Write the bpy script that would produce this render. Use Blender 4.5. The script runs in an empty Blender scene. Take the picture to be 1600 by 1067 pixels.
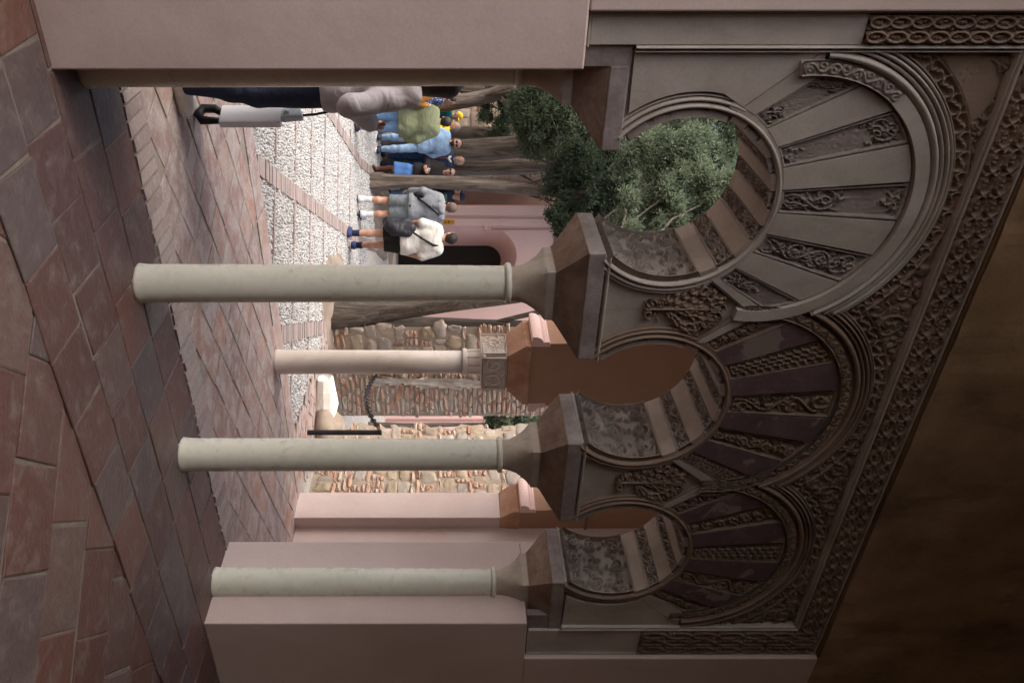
import bpy, math, random
import numpy as np
from mathutils import Vector
from mathutils.geometry import tessellate_polygon
random.seed(7); RNG = np.random.default_rng(7)
SC = bpy.context.scene
COL = SC.collection
ANG = math.atan(.675); CA, SA = math.cos(ANG), math.sin(ANG)
PI = math.pi
def W(s, d, z=0.): return (s*CA-d*SA, s*SA+d*CA, z)

# ------------------------------------------------------------------ mesh helpers
def mk(name, V, F, mat, parent=None, loc=None, rot=0., smooth=False, tint=None, bevel=0., kind=None):
    V = np.asarray(V, dtype=np.float32).reshape(-1, 3)
    if isinstance(F, np.ndarray): F = [F]
    me = bpy.data.meshes.new(name)
    groups = {}
    for f in F:
        if isinstance(f, np.ndarray):
            if len(f): groups.setdefault(f.shape[1], []).append(f.astype(np.int32))
        else: groups.setdefault(len(f), []).append(np.array([f], dtype=np.int32))
    li = []; ls = []; st = 0
    for n, arrs in groups.items():
        a = np.concatenate(arrs); li.append(a.ravel()); m = len(a)
        ls.append(st+np.arange(m)*n); st += m*n
    li = np.concatenate(li); ls = np.concatenate(ls)
    me.vertices.add(len(V)); me.vertices.foreach_set('co', V.ravel())
    me.loops.add(len(li)); me.loops.foreach_set('vertex_index', li)
    me.polygons.add(len(ls)); me.polygons.foreach_set('loop_start', ls.astype(np.int32))
    me.update(calc_edges=True)
    me.polygons.foreach_set('use_smooth', np.full(len(ls), bool(smooth)))
    if tint is not None:
        at = me.color_attributes.new('tint', 'FLOAT_COLOR', 'POINT')
        t = np.asarray(tint, dtype=np.float32)
        if t.ndim == 1: t = np.stack([t, t, t, np.ones_like(t)], 1)
        at.data.foreach_set('color', t.ravel())
    me.validate(); me.update()
    o = bpy.data.objects.new(name, me); COL.objects.link(o)
    if mat: me.materials.append(mat)
    if parent: o.parent = parent
    if loc is not None: o.location = loc
    if rot: o.rotation_euler = (0, 0, rot)
    if bevel:
        b = o.modifiers.new('b', 'BEVEL'); b.width = bevel; b.segments = 2; b.limit_method = 'ANGLE'; b.angle_limit = .6
    if kind: o['kind'] = kind
    return o
class MB:
    def __init__(s): s.V = []; s.F = []; s.n = 0; s.T = []
    def add(s, V, F, t=None):
        V = np.asarray(V, dtype=np.float32).reshape(-1, 3)
        if isinstance(F, np.ndarray): F = [F]
        for f in F:
            f = np.asarray(f)
            if f.ndim == 1: f = f[None]
            s.F.append(f+s.n)
        s.V.append(V); s.n += len(V)
        s.T.append(np.full(len(V), .5 if t is None else t) if np.ndim(t) == 0 else np.asarray(t))
        return s
    def box(s, x0, x1, y0, y1, z0, z1, t=None):
        V = [(x0,y0,z0),(x1,y0,z0),(x1,y1,z0),(x0,y1,z0),(x0,y0,z1),(x1,y0,z1),(x1,y1,z1),(x0,y1,z1)]
        return s.add(V, np.array([(0,3,2,1),(4,5,6,7),(0,1,5,4),(1,2,6,5),(2,3,7,6),(3,0,4,7)]), t)
    def hexa(s, V, t=None):
        return s.add(V, np.array([(0,3,2,1),(4,5,6,7),(0,1,5,4),(1,2,6,5),(2,3,7,6),(3,0,4,7)]), t)
    def tube(s, pts, rad, n=10, cap=True, wob=None):
        pts = np.asarray(pts, float); m = len(pts); rad = np.broadcast_to(rad, (m,))
        T = np.gradient(pts, axis=0); T /= np.linalg.norm(T, axis=1)[:, None]+1e-9
        up = np.array([0, 0, 1.]) if abs(T[0][2]) < .8 else np.array([0, 1., 0])
        th = np.arange(n)*2*PI/n; V = []
        N = np.cross(T[0], up); N /= np.linalg.norm(N)
        for i in range(m):
            N = N-T[i]*np.dot(N, T[i]); N /= np.linalg.norm(N)+1e-9; B = np.cross(T[i], N)
            r = rad[i]*(1 if wob is None else wob(i, th))
            V.append(pts[i]+(np.cos(th)*r)[:, None]*N+(np.sin(th)*r)[:, None]*B)
        V = np.concatenate(V); F = gridfaces(m, n, True)
        fs = [F]
        if cap: fs += [np.array([list(range(n))[::-1]]), np.array([[(m-1)*n+k for k in range(n)]])]
        return s.add(V, fs)
    def lathe(s, prof, n=32, c=(0, 0)):
        prof = np.asarray(prof, float); th = np.arange(n)*2*PI/n
        V = np.stack([c[0]+prof[:, :1]*np.cos(th), c[1]+prof[:, :1]*np.sin(th), np.repeat(prof[:, 1:2], n, 1)], 2).reshape(-1, 3)
        m = len(prof)
        return s.add(V, [gridfaces(m, n, True), np.array([list(range(n))[::-1]]), np.array([[(m-1)*n+k for k in range(n)]])])
    def grid(s, P, flip=False, mask=None, t=None):
        m, n = P.shape[:2]; F = gridfaces(m, n)
        if mask is not None: F = F[mask.ravel()]
        if flip: F = F[:, ::-1]
        return s.add(P.reshape(-1, 3), F, t)
    def mk(s, name, mat, parent=None, tint=False, **k):
        return mk(name, np.concatenate(s.V), s.F, mat, parent, tint=np.concatenate(s.T) if tint else None, **k)
def gridfaces(m, n, wrap=False):
    i = np.arange(m-1)[:, None]; j = np.arange(n if wrap else n-1)[None]
    j2 = (j+1) % n if wrap else j+1
    return np.stack([i*n+j, i*n+j2, (i+1)*n+j2, (i+1)*n+j], -1).reshape(-1, 4)
def poly_prism(mb, pts, d0, d1, flipz=False, back=True):
    """simple polygon pts (s,z), counter-clockwise, extruded from d0 (front) to d1 (back)"""
    n = len(pts)
    tri = tessellate_polygon([[Vector((p[0], p[1], 0)) for p in pts]])
    V = [(p[0], d0, p[1]) for p in pts]+[(p[0], d1, p[1]) for p in pts]
    F = []
    for t in tri:
        a, b, c = t
        cr = (pts[b][0]-pts[a][0])*(pts[c][1]-pts[a][1])-(pts[b][1]-pts[a][1])*(pts[c][0]-pts[a][0])
        if cr < 0: b, c = c, b
        F.append((a, b, c))
        if back: F.append((n+a, n+c, n+b))
    S = [(i, n+i, n+(i+1) % n, (i+1) % n) for i in range(n)]
    mb.add(V, [np.array(F), np.array(S)])
# ------------------------------------------------------------------ object bookkeeping
def tag(o, label, cat, group=None, kind=None):
    if label: o['label'] = label
    if cat: o['category'] = cat
    if group: o['group'] = group
    if kind: o['kind'] = kind
    return o
def thing(name, label, cat, loc=(0, 0, 0), rot=0., group=None):
    o = bpy.data.objects.new(name, None); COL.objects.link(o); o.empty_display_size = .2
    o.location = loc; o.rotation_euler = (0, 0, rot)
    return tag(o, label, cat, group)

# ------------------------------------------------------------------ materials
class NT:
    def __init__(s, name):
        s.m = bpy.data.materials.new(name); s.m.use_nodes = True; s.t = s.m.node_tree; s.t.nodes.clear()
        s.out = s.n('ShaderNodeOutputMaterial'); s.b = s.n('ShaderNodeBsdfPrincipled')
        s.l(s.b.outputs[0], s.out.inputs[0]); s.tc = s.n('ShaderNodeTexCoord')
        s.co = s.tc.outputs['Object']
    def n(s, t, **k):
        x = s.t.nodes.new(t)
        for a, v in k.items(): setattr(x, a, v)
        return x
    def l(s, a, b): s.t.links.new(a, b)
    def map(s, scale=(1, 1, 1), rot=(0, 0, 0), src=None):
        x = s.n('ShaderNodeMapping'); x.inputs['Scale'].default_value = scale; x.inputs['Rotation'].default_value = rot
        s.l(src or s.co, x.inputs['Vector']); return x.outputs[0]
    def noise(s, scale, detail=5, rough=.55, src=None, dist=0.):
        x = s.n('ShaderNodeTexNoise'); x.inputs['Scale'].default_value = scale; x.inputs['Detail'].default_value = detail
        x.inputs['Roughness'].default_value = rough; x.inputs['Distortion'].default_value = dist
        s.l(src or s.co, x.inputs['Vector']); return x.outputs['Fac']
    def ramp(s, fac, stops, interp='LINEAR'):
        x = s.n('ShaderNodeValToRGB'); cr = x.color_ramp; cr.interpolation = interp
        while len(cr.elements) < len(stops): cr.elements.new(.5)
        for e, (p, c) in zip(cr.elements, stops):
            e.position = p; e.color = (c, c, c, 1) if np.ndim(c) == 0 else (*c, 1)
        s.l(fac, x.inputs[0]); return x.outputs[0]
    def mix(s, fac, a, b, mode='MIX'):
        x = s.n('ShaderNodeMix', data_type='RGBA', blend_type=mode)
        for sock, v in ((x.inputs[0], fac), (x.inputs[6], a), (x.inputs[7], b)):
            if isinstance(v, (int, float)): sock.default_value = v
            elif isinstance(v, tuple): sock.default_value = (*v, 1)
            else: s.l(v, sock)
        return x.outputs[2]
    def attr(s, name='tint'):
        x = s.n('ShaderNodeAttribute', attribute_name=name); return x.outputs['Color']
    def bump(s, h, strength=.3, dist=.01, normal=None):
        x = s.n('ShaderNodeBump'); x.inputs['Strength'].default_value = strength; x.inputs['Distance'].default_value = dist
        s.l(h, x.inputs['Height'])
        if normal: s.l(normal, x.inputs['Normal'])
        return x.outputs[0]
    def fin(s, color, rough=.8, nrm=None, spec=.3):
        if isinstance(color, tuple): s.b.inputs['Base Color'].default_value = (*color, 1)
        else: s.l(color, s.b.inputs['Base Color'])
        if isinstance(rough, (int, float)): s.b.inputs['Roughness'].default_value = rough
        else: s.l(rough, s.b.inputs['Roughness'])
        s.b.inputs['Specular IOR Level'].default_value = spec
        if nrm: s.l(nrm, s.b.inputs['Normal'])
        return s.m
def plaster(name, cols, scale=1.6, stain=.35, stains=(.3, .2, .16), bump=.25, grain=90, rough=.9, wear=0., streak=.35):
    """lime plaster / stucco: cloudy tone, streaky stains, fine grain"""
    t = NT(name)
    c = t.ramp(t.noise(scale, 6, .6), [(.3, cols[0]), (.5, cols[1]), (.72, cols[2])])
    st = t.ramp(t.noise(scale*1.7, 8, .65, src=t.map((1, 1, streak)), dist=.6), [(.5, 0.), (.78, stain)])
    c = t.mix(st, c, stains)
    fine = t.noise(grain, 4, .6)
    c = t.mix(.18, c, t.ramp(fine, [(.3, .35), (.7, .75)]), 'OVERLAY')
    if wear:
        c = t.mix(t.ramp(t.noise(scale*5, 6, .7), [(.62, 0.), (.68, wear)]), c, tuple(min(1, x*1.5) for x in cols[1]))
    h = t.mix(.4, t.noise(grain*.12, 4, .5), fine)
    return t.fin(c, rough, t.bump(h, bump, .006, t.bump(t.noise(2.6, 4, .55), min(.5, bump*1.6), .03)))
M = {}
M['pink'] = plaster('pink_plaster', [(.52,.405,.375),(.58,.465,.43),(.62,.505,.47)], .9, .45, (.40,.28,.235), .14)
M['orange'] = plaster('ochre_plaster', [(.30,.175,.11),(.34,.20,.13),(.38,.235,.155)], 1., .25, (.36,.18,.11), .2)
M['salmon'] = plaster('salmon_plaster', [(.66,.45,.41),(.71,.50,.455),(.75,.54,.495)], .5, .25, (.50,.30,.27), .15, 40)
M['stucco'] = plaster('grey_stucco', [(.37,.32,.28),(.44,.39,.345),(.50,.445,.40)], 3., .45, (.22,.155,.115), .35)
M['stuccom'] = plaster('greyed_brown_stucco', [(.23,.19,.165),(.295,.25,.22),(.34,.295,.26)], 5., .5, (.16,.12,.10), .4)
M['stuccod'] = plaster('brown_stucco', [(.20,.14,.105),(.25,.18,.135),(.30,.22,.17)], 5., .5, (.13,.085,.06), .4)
M['stuccor'] = plaster('tan_stucco', [(.27,.215,.175),(.325,.265,.22),(.37,.305,.26)], 4., .45, (.2,.14,.105), .35)
M['rough'] = plaster('old_plaster', [(.20,.125,.07),(.31,.20,.115),(.42,.29,.18)], 1.7, .85, (.09,.055,.04), .6, 50)
M['capital'] = plaster('capital_stone', [(.30,.25,.20),(.40,.34,.28),(.46,.40,.34)], 4., .6, (.26,.165,.10), .4, 70)
M['impost'] = plaster('impost_stone', [(.15,.105,.085),(.24,.17,.135),(.36,.28,.225)], 5.5, .85, (.24,.115,.055), .45, 60, wear=.35, streak=1.)
M['impostband'] = plaster('impost_band_stone', [(.19,.155,.14),(.26,.22,.205),(.38,.335,.325)], 6, .5, (.14,.10,.085), .45, 60, wear=.5, streak=1.)
M['sandstone'] = plaster('red_sandstone', [(.33,.17,.10),(.42,.235,.15),(.49,.31,.22)], 5, .6, (.28,.12,.06), .45, 60, wear=.4, streak=1.)
M['wallrub'] = plaster('ruin_mortar', [(.23,.185,.145),(.30,.245,.195),(.36,.30,.245)], 4, .5, (.24,.19,.14), .8, 45)
M['ceil'] = plaster('dark_timber_ceiling', [(.055,.035,.022),(.08,.05,.033),(.11,.07,.05)], 1, .3, (.2,.13,.09), .2)
M['marblew'] = plaster('white_marble_block', [(.62,.59,.54),(.70,.67,.62),(.75,.73,.69)], 4, .4, (.48,.42,.35), .3)
def _cream():
    t = NT('cream_painted_column')
    c = t.ramp(t.noise(3.5, 5, .6, src=t.map((1, 1, .4))), [(.3, (.57,.56,.47)), (.55, (.67,.66,.56)), (.8, (.72,.71,.62))])
    c = t.mix(t.ramp(t.noise(9, 8, .75, dist=.4), [(.58, 0.), (.66, .6)]), c, (.46,.39,.33))
    c = t.mix(t.ramp(t.noise(55, 3, .5), [(.72, 0.), (.76, .5)]), c, (.25,.21,.17))
    r = t.ramp(t.noise(12, 5, .6), [(.3, .18), (.7, .42)])
    return t.fin(c, r, t.bump(t.noise(14, 5, .6), .25, .006), .5)
M['cream'] = _cream()
def _marble():
    t = NT('aged_marble')
    c = t.ramp(t.noise(2.2, 6, .6, src=t.map((1, 1, .5)), dist=.5), [(.3, (.50,.42,.35)), (.5, (.64,.57,.51)), (.75, (.70,.66,.62))])
    c = t.mix(t.ramp(t.noise(5, 6, .7), [(.55, 0.), (.75, .6)]), c, (.38,.25,.14))
    return t.fin(c, .5, t.bump(t.noise(40, 4), .15, .004), .4)
M['marble'] = _marble()
def _purple():
    t = NT('purple_painted_stucco')
    c = t.ramp(t.noise(7, 7, .7), [(.3, (.105,.062,.072)), (.55, (.145,.088,.098)), (.75, (.21,.15,.15))])
    c = t.mix(t.ramp(t.noise(4.2, 5, .5, dist=.3), [(.60, 0.), (.62, 1.)]), c, (.25,.195,.165))
    c = t.mix(t.ramp(t.noise(22, 7, .8), [(.58, 0.), (.66, .6)]), c, (.30,.22,.20))
    return t.fin(c, .85, t.bump(t.noise(40, 5, .6), .4, .005))
M['purple'] = _purple()
def tinted(name, stops, scale=12, stain=(.3,.26,.24), amt=.5, bump=.4, rough=.8, bscale=45, smin=.5, smax=.75, spec=.3):
    """colour picked per piece from the tint attribute, then stained"""
    t = NT(name)
    sep = t.n('ShaderNodeSeparateColor'); t.l(t.attr(), sep.inputs[0])
    c = t.ramp(sep.outputs[0], stops)
    c = t.mix(t.ramp(t.noise(scale, 7, .7, dist=.3), [(smin, 0.), (smax, amt)]), c, stain)
    f = t.noise(bscale, 6, .65)
    c = t.mix(.35, c, t.ramp(f, [(.3, .3), (.7, .75)]), 'OVERLAY')
    return t.fin(c, rough, t.bump(t.mix(.5, f, t.noise(bscale*.3, 4)), bump, .012), spec)
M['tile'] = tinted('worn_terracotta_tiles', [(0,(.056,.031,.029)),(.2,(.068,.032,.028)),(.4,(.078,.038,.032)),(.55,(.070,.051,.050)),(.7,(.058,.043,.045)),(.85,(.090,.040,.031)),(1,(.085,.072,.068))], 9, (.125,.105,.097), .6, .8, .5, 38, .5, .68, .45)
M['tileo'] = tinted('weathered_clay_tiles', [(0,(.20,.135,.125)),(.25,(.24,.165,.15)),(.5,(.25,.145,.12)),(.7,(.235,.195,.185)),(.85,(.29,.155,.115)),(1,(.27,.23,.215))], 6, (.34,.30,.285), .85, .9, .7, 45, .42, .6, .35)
M['bandbrick'] = tinted('greyed_band_bricks', [(0,(.20,.155,.145)),(.3,(.25,.20,.19)),(.6,(.28,.225,.21)),(1,(.24,.215,.205))], 9, (.32,.29,.275), .7, .8, .8, 60)
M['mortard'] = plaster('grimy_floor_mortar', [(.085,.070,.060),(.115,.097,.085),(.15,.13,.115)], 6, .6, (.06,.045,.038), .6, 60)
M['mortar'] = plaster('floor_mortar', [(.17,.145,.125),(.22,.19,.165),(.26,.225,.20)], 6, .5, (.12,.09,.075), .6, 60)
M['pebble'] = tinted('white_pebbles', [(0,(.27,.265,.255)),(.3,(.37,.365,.36)),(.6,(.43,.43,.425)),(.85,(.33,.34,.35)),(1,(.23,.24,.255))], 30, (.40,.36,.32), .4, .2, .6, 80)
M['bedding'] = plaster('pebble_bedding', [(.27,.255,.235),(.33,.315,.29),(.38,.36,.335)], 8, .5, (.16,.14,.12), .6, 60)
M['stone'] = tinted('ruin_stones', [(0,(.27,.22,.17)),(.2,(.36,.285,.20)),(.4,(.33,.285,.24)),(.55,(.27,.24,.215)),(.7,(.38,.325,.265)),(.82,(.33,.275,.19)),(.92,(.24,.17,.145)),(1,(.42,.40,.37))], 16, (.24,.20,.16), .6, 1., .9, 50)
M['brick'] = tinted('old_bricks', [(0,(.34,.18,.12)),(.25,(.40,.255,.185)),(.5,(.42,.31,.24)),(.75,(.39,.32,.26)),(1,(.44,.26,.185))], 20, (.44,.38,.32), .6, .9, .9, 60)
M['earth'] = plaster('bare_earth', [(.13,.10,.08),(.18,.145,.115),(.23,.19,.155)], 3, .5, (.10,.075,.055), 1., 40)
def _bark(k=1., nm='cypress_bark'):
    t = NT(nm)
    st = t.map((1, 1, .1)); w = t.noise(14, 8, .65, src=st, dist=.8)
    c = t.ramp(w, [(.32, (.045*k,.034*k,.028*k)), (.5, (.135*k,.108*k,.088*k)), (.7, (.25*k,.21*k,.18*k))])
    c = t.mix(t.ramp(t.noise(2, 4), [(.4, 0.), (.7, .5)]), c, (.15*k,.115*k,.09*k))
    return t.fin(c, .95, t.bump(w, 1., .05))
M['bark'] = _bark(); M['barkd'] = _bark(.5, 'dark_brown_bark')
def leafmat(name, a, b, c):
    t = NT(name)
    sep = t.n('ShaderNodeSeparateColor'); t.l(t.attr(), sep.inputs[0])
    col = t.ramp(sep.outputs[0], [(0, a), (.5, b), (1, c)])
    t.fin(col, .6, None, .25)
    tr = t.n('ShaderNodeBsdfTranslucent'); t.l(col, tr.inputs[0])
    ms = t.n('ShaderNodeMixShader'); ms.inputs[0].default_value = .32
    t.l(t.b.outputs[0], ms.inputs[1]); t.l(tr.outputs[0], ms.inputs[2]); t.l(ms.outputs[0], t.out.inputs[0])
    return t.m
M['leaf'] = leafmat('cypress_foliage', (.065,.09,.052), (.15,.19,.118), (.22,.27,.18))
M['leafd'] = leafmat('dark_foliage', (.035,.05,.03), (.06,.085,.048), (.095,.13,.078))
def flat(name, col, rough=.8, var=.12, scale=25, bump=.15, bscale=120, metal=0., spec=.3):
    t = NT(name)
    c = t.ramp(t.noise(scale, 5, .6), [(.3, tuple(x*(1-var) for x in col)), (.7, tuple(min(1, x*(1+var)) for x in col))])
    m = t.fin(c, rough, t.bump(t.noise(bscale, 4), bump, .004), spec); t.b.inputs['Metallic'].default_value = metal
    return m
M['iron'] = flat('dark_iron', (.022,.022,.026), .5, .3, 20, .2, 60, .4)
M['black'] = flat('near_black_cloth', (.012,.012,.015), .8)
M['wood'] = flat('dark_door_wood', (.02,.015,.013), .7)
# ------------------------------------------------------------------ carved relief
class Relief:
    """height field 0..1 on a U x V grid in metres; every ornament is a raised stroke, ring or leaf"""
    def __init__(s, L, w, h):
        s.L, s.w = L, w
        s.u = np.linspace(0, L, max(6, int(L/h)+1)); s.v = np.linspace(-w/2, w/2, max(6, int(w/h)+1))
        s.H = np.zeros((len(s.u), len(s.v)), np.float32)
    def _win(s, u0, u1, v0, v1):
        a, b = np.searchsorted(s.u, [u0, u1]); c, d = np.searchsorted(s.v, [v0, v1])
        if b <= a or d <= c: return None
        return (slice(a, b), slice(c, d), *np.meshgrid(s.u[a:b], s.v[c:d], indexing='ij'))
    def put(s, win, h): s.H[win[0], win[1]] = np.maximum(s.H[win[0], win[1]], h)
    def stroke(s, pts, w, top=1.):
        for (x0, y0), (x1, y1) in zip(pts[:-1], pts[1:]):
            win = s._win(min(x0, x1)-w, max(x0, x1)+w, min(y0, y1)-w, max(y0, y1)+w)
            if win is None: continue
            U, V = win[2], win[3]; dx, dy = x1-x0, y1-y0; q = dx*dx+dy*dy+1e-12
            t = np.clip(((U-x0)*dx+(V-y0)*dy)/q, 0, 1); r = np.hypot(U-x0-t*dx, V-y0-t*dy)/w
            s.put(win, top*np.clip((1-r)*2.3, 0, 1))
    def ring(s, cx, cy, rx, ry, w, top=1., a0=0., a1=2*PI, n=20):
        th = np.linspace(a0, a1, n); s.stroke(list(zip(cx+rx*np.cos(th), cy+ry*np.sin(th))), w, top)
    def spiral(s, cx, cy, r, a0, turns, w, sign=1, top=1.):
        t = np.linspace(0, 1, int(14*turns)+4); th = a0+sign*t*turns*2*PI; rr = r*(1-.8*t)
        s.stroke(list(zip(cx+rr*np.cos(th), cy+rr*np.sin(th))), w, top)
    def leaf(s, cx, cy, L, w, ang, top=1., veins=5):
        win = s._win(cx-L, cx+L, cy-L, cy+L)
        if win is None: return
        U, V = win[2]-cx, win[3]-cy; c, sn = math.cos(ang), math.sin(ang)
        a = (U*c+V*sn)/L; b = np.abs(-U*sn+V*c); ww = w*np.sin(PI*np.clip(a, 0, 1))**.7*(1+.12*np.cos(a*veins*6.3))
        r = b/(ww+1e-6); h = np.clip((1-r)*2.6, 0, 1)*(.74+.26*np.cos(a*veins*6.28-3*r))
        h *= 1-.45*np.exp(-(b/(w*.13))**2)
        h[(a <= 0) | (a >= 1)] = 0; s.put(win, top*h)
    def border(s, e, top=1.):
        U, V = np.meshgrid(s.u, s.v, indexing='ij')
        q = np.minimum(np.minimum(U, s.L-U), np.minimum(V+s.w/2, s.w/2-V))
        s.H = np.where(q < e, top, s.H*np.clip((q-e)/.003, 0, 1)); return s
    # ---- whole patterns
    def vine(s, rng, lw=.005):
        L, w = s.L, s.w; n = max(2, round(L/(w*.85))); c = L/n
        uu = np.linspace(0, L, n*12); s.stroke(list(zip(uu, .30*w*np.sin(uu/c*PI+.4))), lw)
        for k in range(n):
            sg = 1 if k % 2 == 0 else -1; cx, cy = (k+.45)*c, -sg*.12*w
            s.spiral(cx, cy, .34*w*rng.uniform(.9, 1.05), rng.uniform(0, 6), 1.15, lw, sg)
            s.leaf(cx, cy, .34*w, .13*w, rng.uniform(0, 6.3))
            for j in range(7): s.leaf((k+rng.uniform(.0, 1.))*c, sg*rng.uniform(-.42, .45)*w, rng.uniform(.18, .3)*w, .07*w, rng.uniform(0, 6.3))
            s.leaf((k+.95)*c, -sg*.36*w, .3*w, .08*w, sg*2.2)
        return s
    def eyelets(s, rng, rows=2, lw=.007):
        n = max(2, round(s.L/(s.w*.72))); c = s.L/n; rw = s.w/rows
        for k in range(n):
            for r in range(rows):
                cx, cy = (k+.5)*c, -s.w/2+(r+.5)*rw
                s.ring(cx, cy, .47*c, .36*rw, lw); s.leaf(cx-.3*c, cy, .6*c, .17*rw, rng.uniform(-.12, .12), .85, 3)
                s.leaf(k*c, cy+.46*rw, .24*c, .1*rw, rng.choice([.6, -.6, 2.6, -2.6])); s.leaf(k*c, cy-.46*rw, .24*c, .1*rw, rng.choice([.6, -.6]))
        return s
    def net(s, rng, cell=.045, lw=.0045):
        nu = int(s.L/cell)+2; nv = int(s.w/(cell*.7))+2
        for i in range(nu):
            for j in range(nv):
                cx = (i+.5*(j % 2))*cell; cy = -s.w/2+j*cell*.7
                s.ring(cx, cy, .5*cell, .42*cell, lw, n=12); s.leaf(cx-.3*cell, cy, .6*cell, .15*cell, rng.uniform(-.4, .4), .8, 2)
        return s
    def lobes(s, rng, lw=.006):
        n = max(4, round(s.L/(s.w*.8))); c = s.L/n
        for k in range(n):
            cx = (k+.5)*c; sg = 1 if k % 2 else -1
            s.ring(cx, -.14*s.w*sg, .42*c, .30*s.w, lw, a0=.3 if sg > 0 else 3.4, a1=4.4 if sg > 0 else 7.5, n=12)
            s.leaf(cx-.3*c, .06*s.w*sg, .62*c, .15*s.w, .5*sg+rng.uniform(-.2, .2), .9, 3)
            s.leaf(cx, .30*s.w*sg, .5*c, .1*s.w, -.4*sg, .9, 2)
        return s
    def foliage(s, rng, lw=.006, dens=1., rmax=.085):
        """big scrolls with ribbed leaves, for the wide panels"""
        L, w = s.L, s.w; R = min(w*.25, rmax); nu = max(1, int(L/(2.05*R))); nv = max(1, int(w/(2.05*R)))
        for i in range(nu):
            for j in range(nv):
                cx, cy = (i+.5)*L/nu, -w/2+(j+.5)*w/nv; sg = 1 if (i+j) % 2 else -1; a = rng.uniform(0, 6.3)
                s.spiral(cx, cy, R*rng.uniform(.88, 1.02), a, 1.3, lw, sg)
                for q in range(3): s.leaf(cx, cy, R*rng.uniform(.6, .8), R*.26, a+q*2.1, 1, 6)
                for q in range(4):
                    b = a+q*1.57+.7; s.leaf(cx+R*.95*math.cos(b), cy+R*.95*math.sin(b), R*.75, R*.24, b+sg*1.2, .9, 5)
        for q in range(int(dens*L*w*900)):
            s.leaf(rng.uniform(0, L), rng.uniform(-w/2, w/2), R*.6, R*.16, rng.uniform(0, 6.3), .75, 4)
        return s
    def wear(s, rng, keep, level=.5):
        """keep: list of (u0,u1) fractions still carved; the rest is filled smooth"""
        U, V = np.meshgrid(s.u/s.L, s.v/s.w, indexing='ij'); m = np.zeros_like(U)
        for a, b in keep:
            wob = .05*np.sin(V*9+a*20)+.03*np.sin(V*23+a*7)
            m = np.maximum(m, np.clip(np.minimum((U-a-wob)/.02, (b+wob-U)/.02), 0, 1))
        s.H = s.H*m+(1-m)*level; return s
def smoothnoise(shape, k, rng):
    a = rng.standard_normal((max(2, shape[0]//k+2), max(2, shape[1]//k+2)))
    x = np.linspace(0, a.shape[0]-1.001, shape[0]); y = np.linspace(0, a.shape[1]-1.001, shape[1])
    i, j = x.astype(int), y.astype(int); fx, fy = (x-i)[:, None], (y-j)[None]
    fx, fy = fx*fx*(3-2*fx), fy*fy*(3-2*fy)
    g = lambda p, q: a[np.ix_(p, q)]
    return g(i, j)*(1-fx)*(1-fy)+g(i+1, j)*fx*(1-fy)+g(i, j+1)*(1-fx)*fy+g(i+1, j+1)*fx*fy

# ------------------------------------------------------------------ the near arcade: three horseshoe arches
ORG = np.array([2.66, 3.58, 0], np.float32)
class AB(MB):                       # mesh builder in arcade coordinates (s along, d outward, z)
    def mk(s, name, mat, parent=None, **k):
        s.V = [v-ORG for v in s.V]; return MB.mk(s, name, mat, parent, **k)
DF, DB = 3.33, 3.83                 # face and back of the arch wall
DREC = 3.364                        # bottom of the carved sinkings
CENT = [1.487, 2.66, 3.835]; COLS = [.94, 2.055, 3.245, 4.42]
ZI, RI = 2.66, .425                 # centre and radius of the opening
ZSP = 2.35                          # top of the imposts
arc = thing('triple_horseshoe_arcade', 'carved stucco arcade of three horseshoe arches on pale columns nearest the viewer', 'arcade', W(2.66, 3.58), ANG)
# wall slab with the three openings
HB = math.asin((ZI-ZSP)/RI)
S0, S1 = .66, 4.82
out = [(S0, 2.155)]
out = [(S0, ZSP)]
for c in CENT:
    th = np.linspace(PI+HB, -HB, 56)
    out += [(c+RI*math.cos(t), ZI+RI*math.sin(t)) for t in th]
out += [(S1, ZSP), (S1, 4.13), (S0, 4.13)]
b = AB(); poly_prism(b, out, DREC, DB); b.mk('arch_wall', M['stucco'], arc)
# plastered wall around the arcade
b = AB()
b.box(-2.2, .882, 3.27, 3.97, -.02, 2.15); b.box(-2.2, .66, 3.27, 3.97, 2.15, 4.13); b.box(.66, .882, DB+.002, 3.97, 2.152, 4.13)
pier = b.mk('plaster_pier', M['pink'], arc, bevel=.008); pier['label'] = 'pale pink plaster pier at the bright end of the arcade'
b = AB()
b.box(4.44, 5.6, 3.27, 3.97, -.02, 2.12); b.box(4.82, 5.6, 3.27, 3.97, 2.12, 4.13); b.box(4.44, 4.82, DB+.002, 3.97, 2.122, 4.13)
pier = b.mk('plaster_pier', M['pink'], arc, bevel=.008); pier['label'] = 'pink plaster pier at the dark end of the arcade'
b = AB()
P = np.zeros((140, 24, 3), np.float32); ss = np.linspace(-2.2, 5.6, 140); zz = np.linspace(4.13, 5.85, 24)
P[..., 0] = ss[:, None]; P[..., 2] = zz[None]; P[..., 1] = 3.275+.006*smoothnoise((140, 24), 6, RNG)+.003*smoothnoise((140, 24), 2, RNG)
b.grid(P); b.box(-2.2, 5.6, 3.30, 3.97, 4.131, 5.85)
b.mk('upper_wall', M['rough'], arc, smooth=False)
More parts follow.
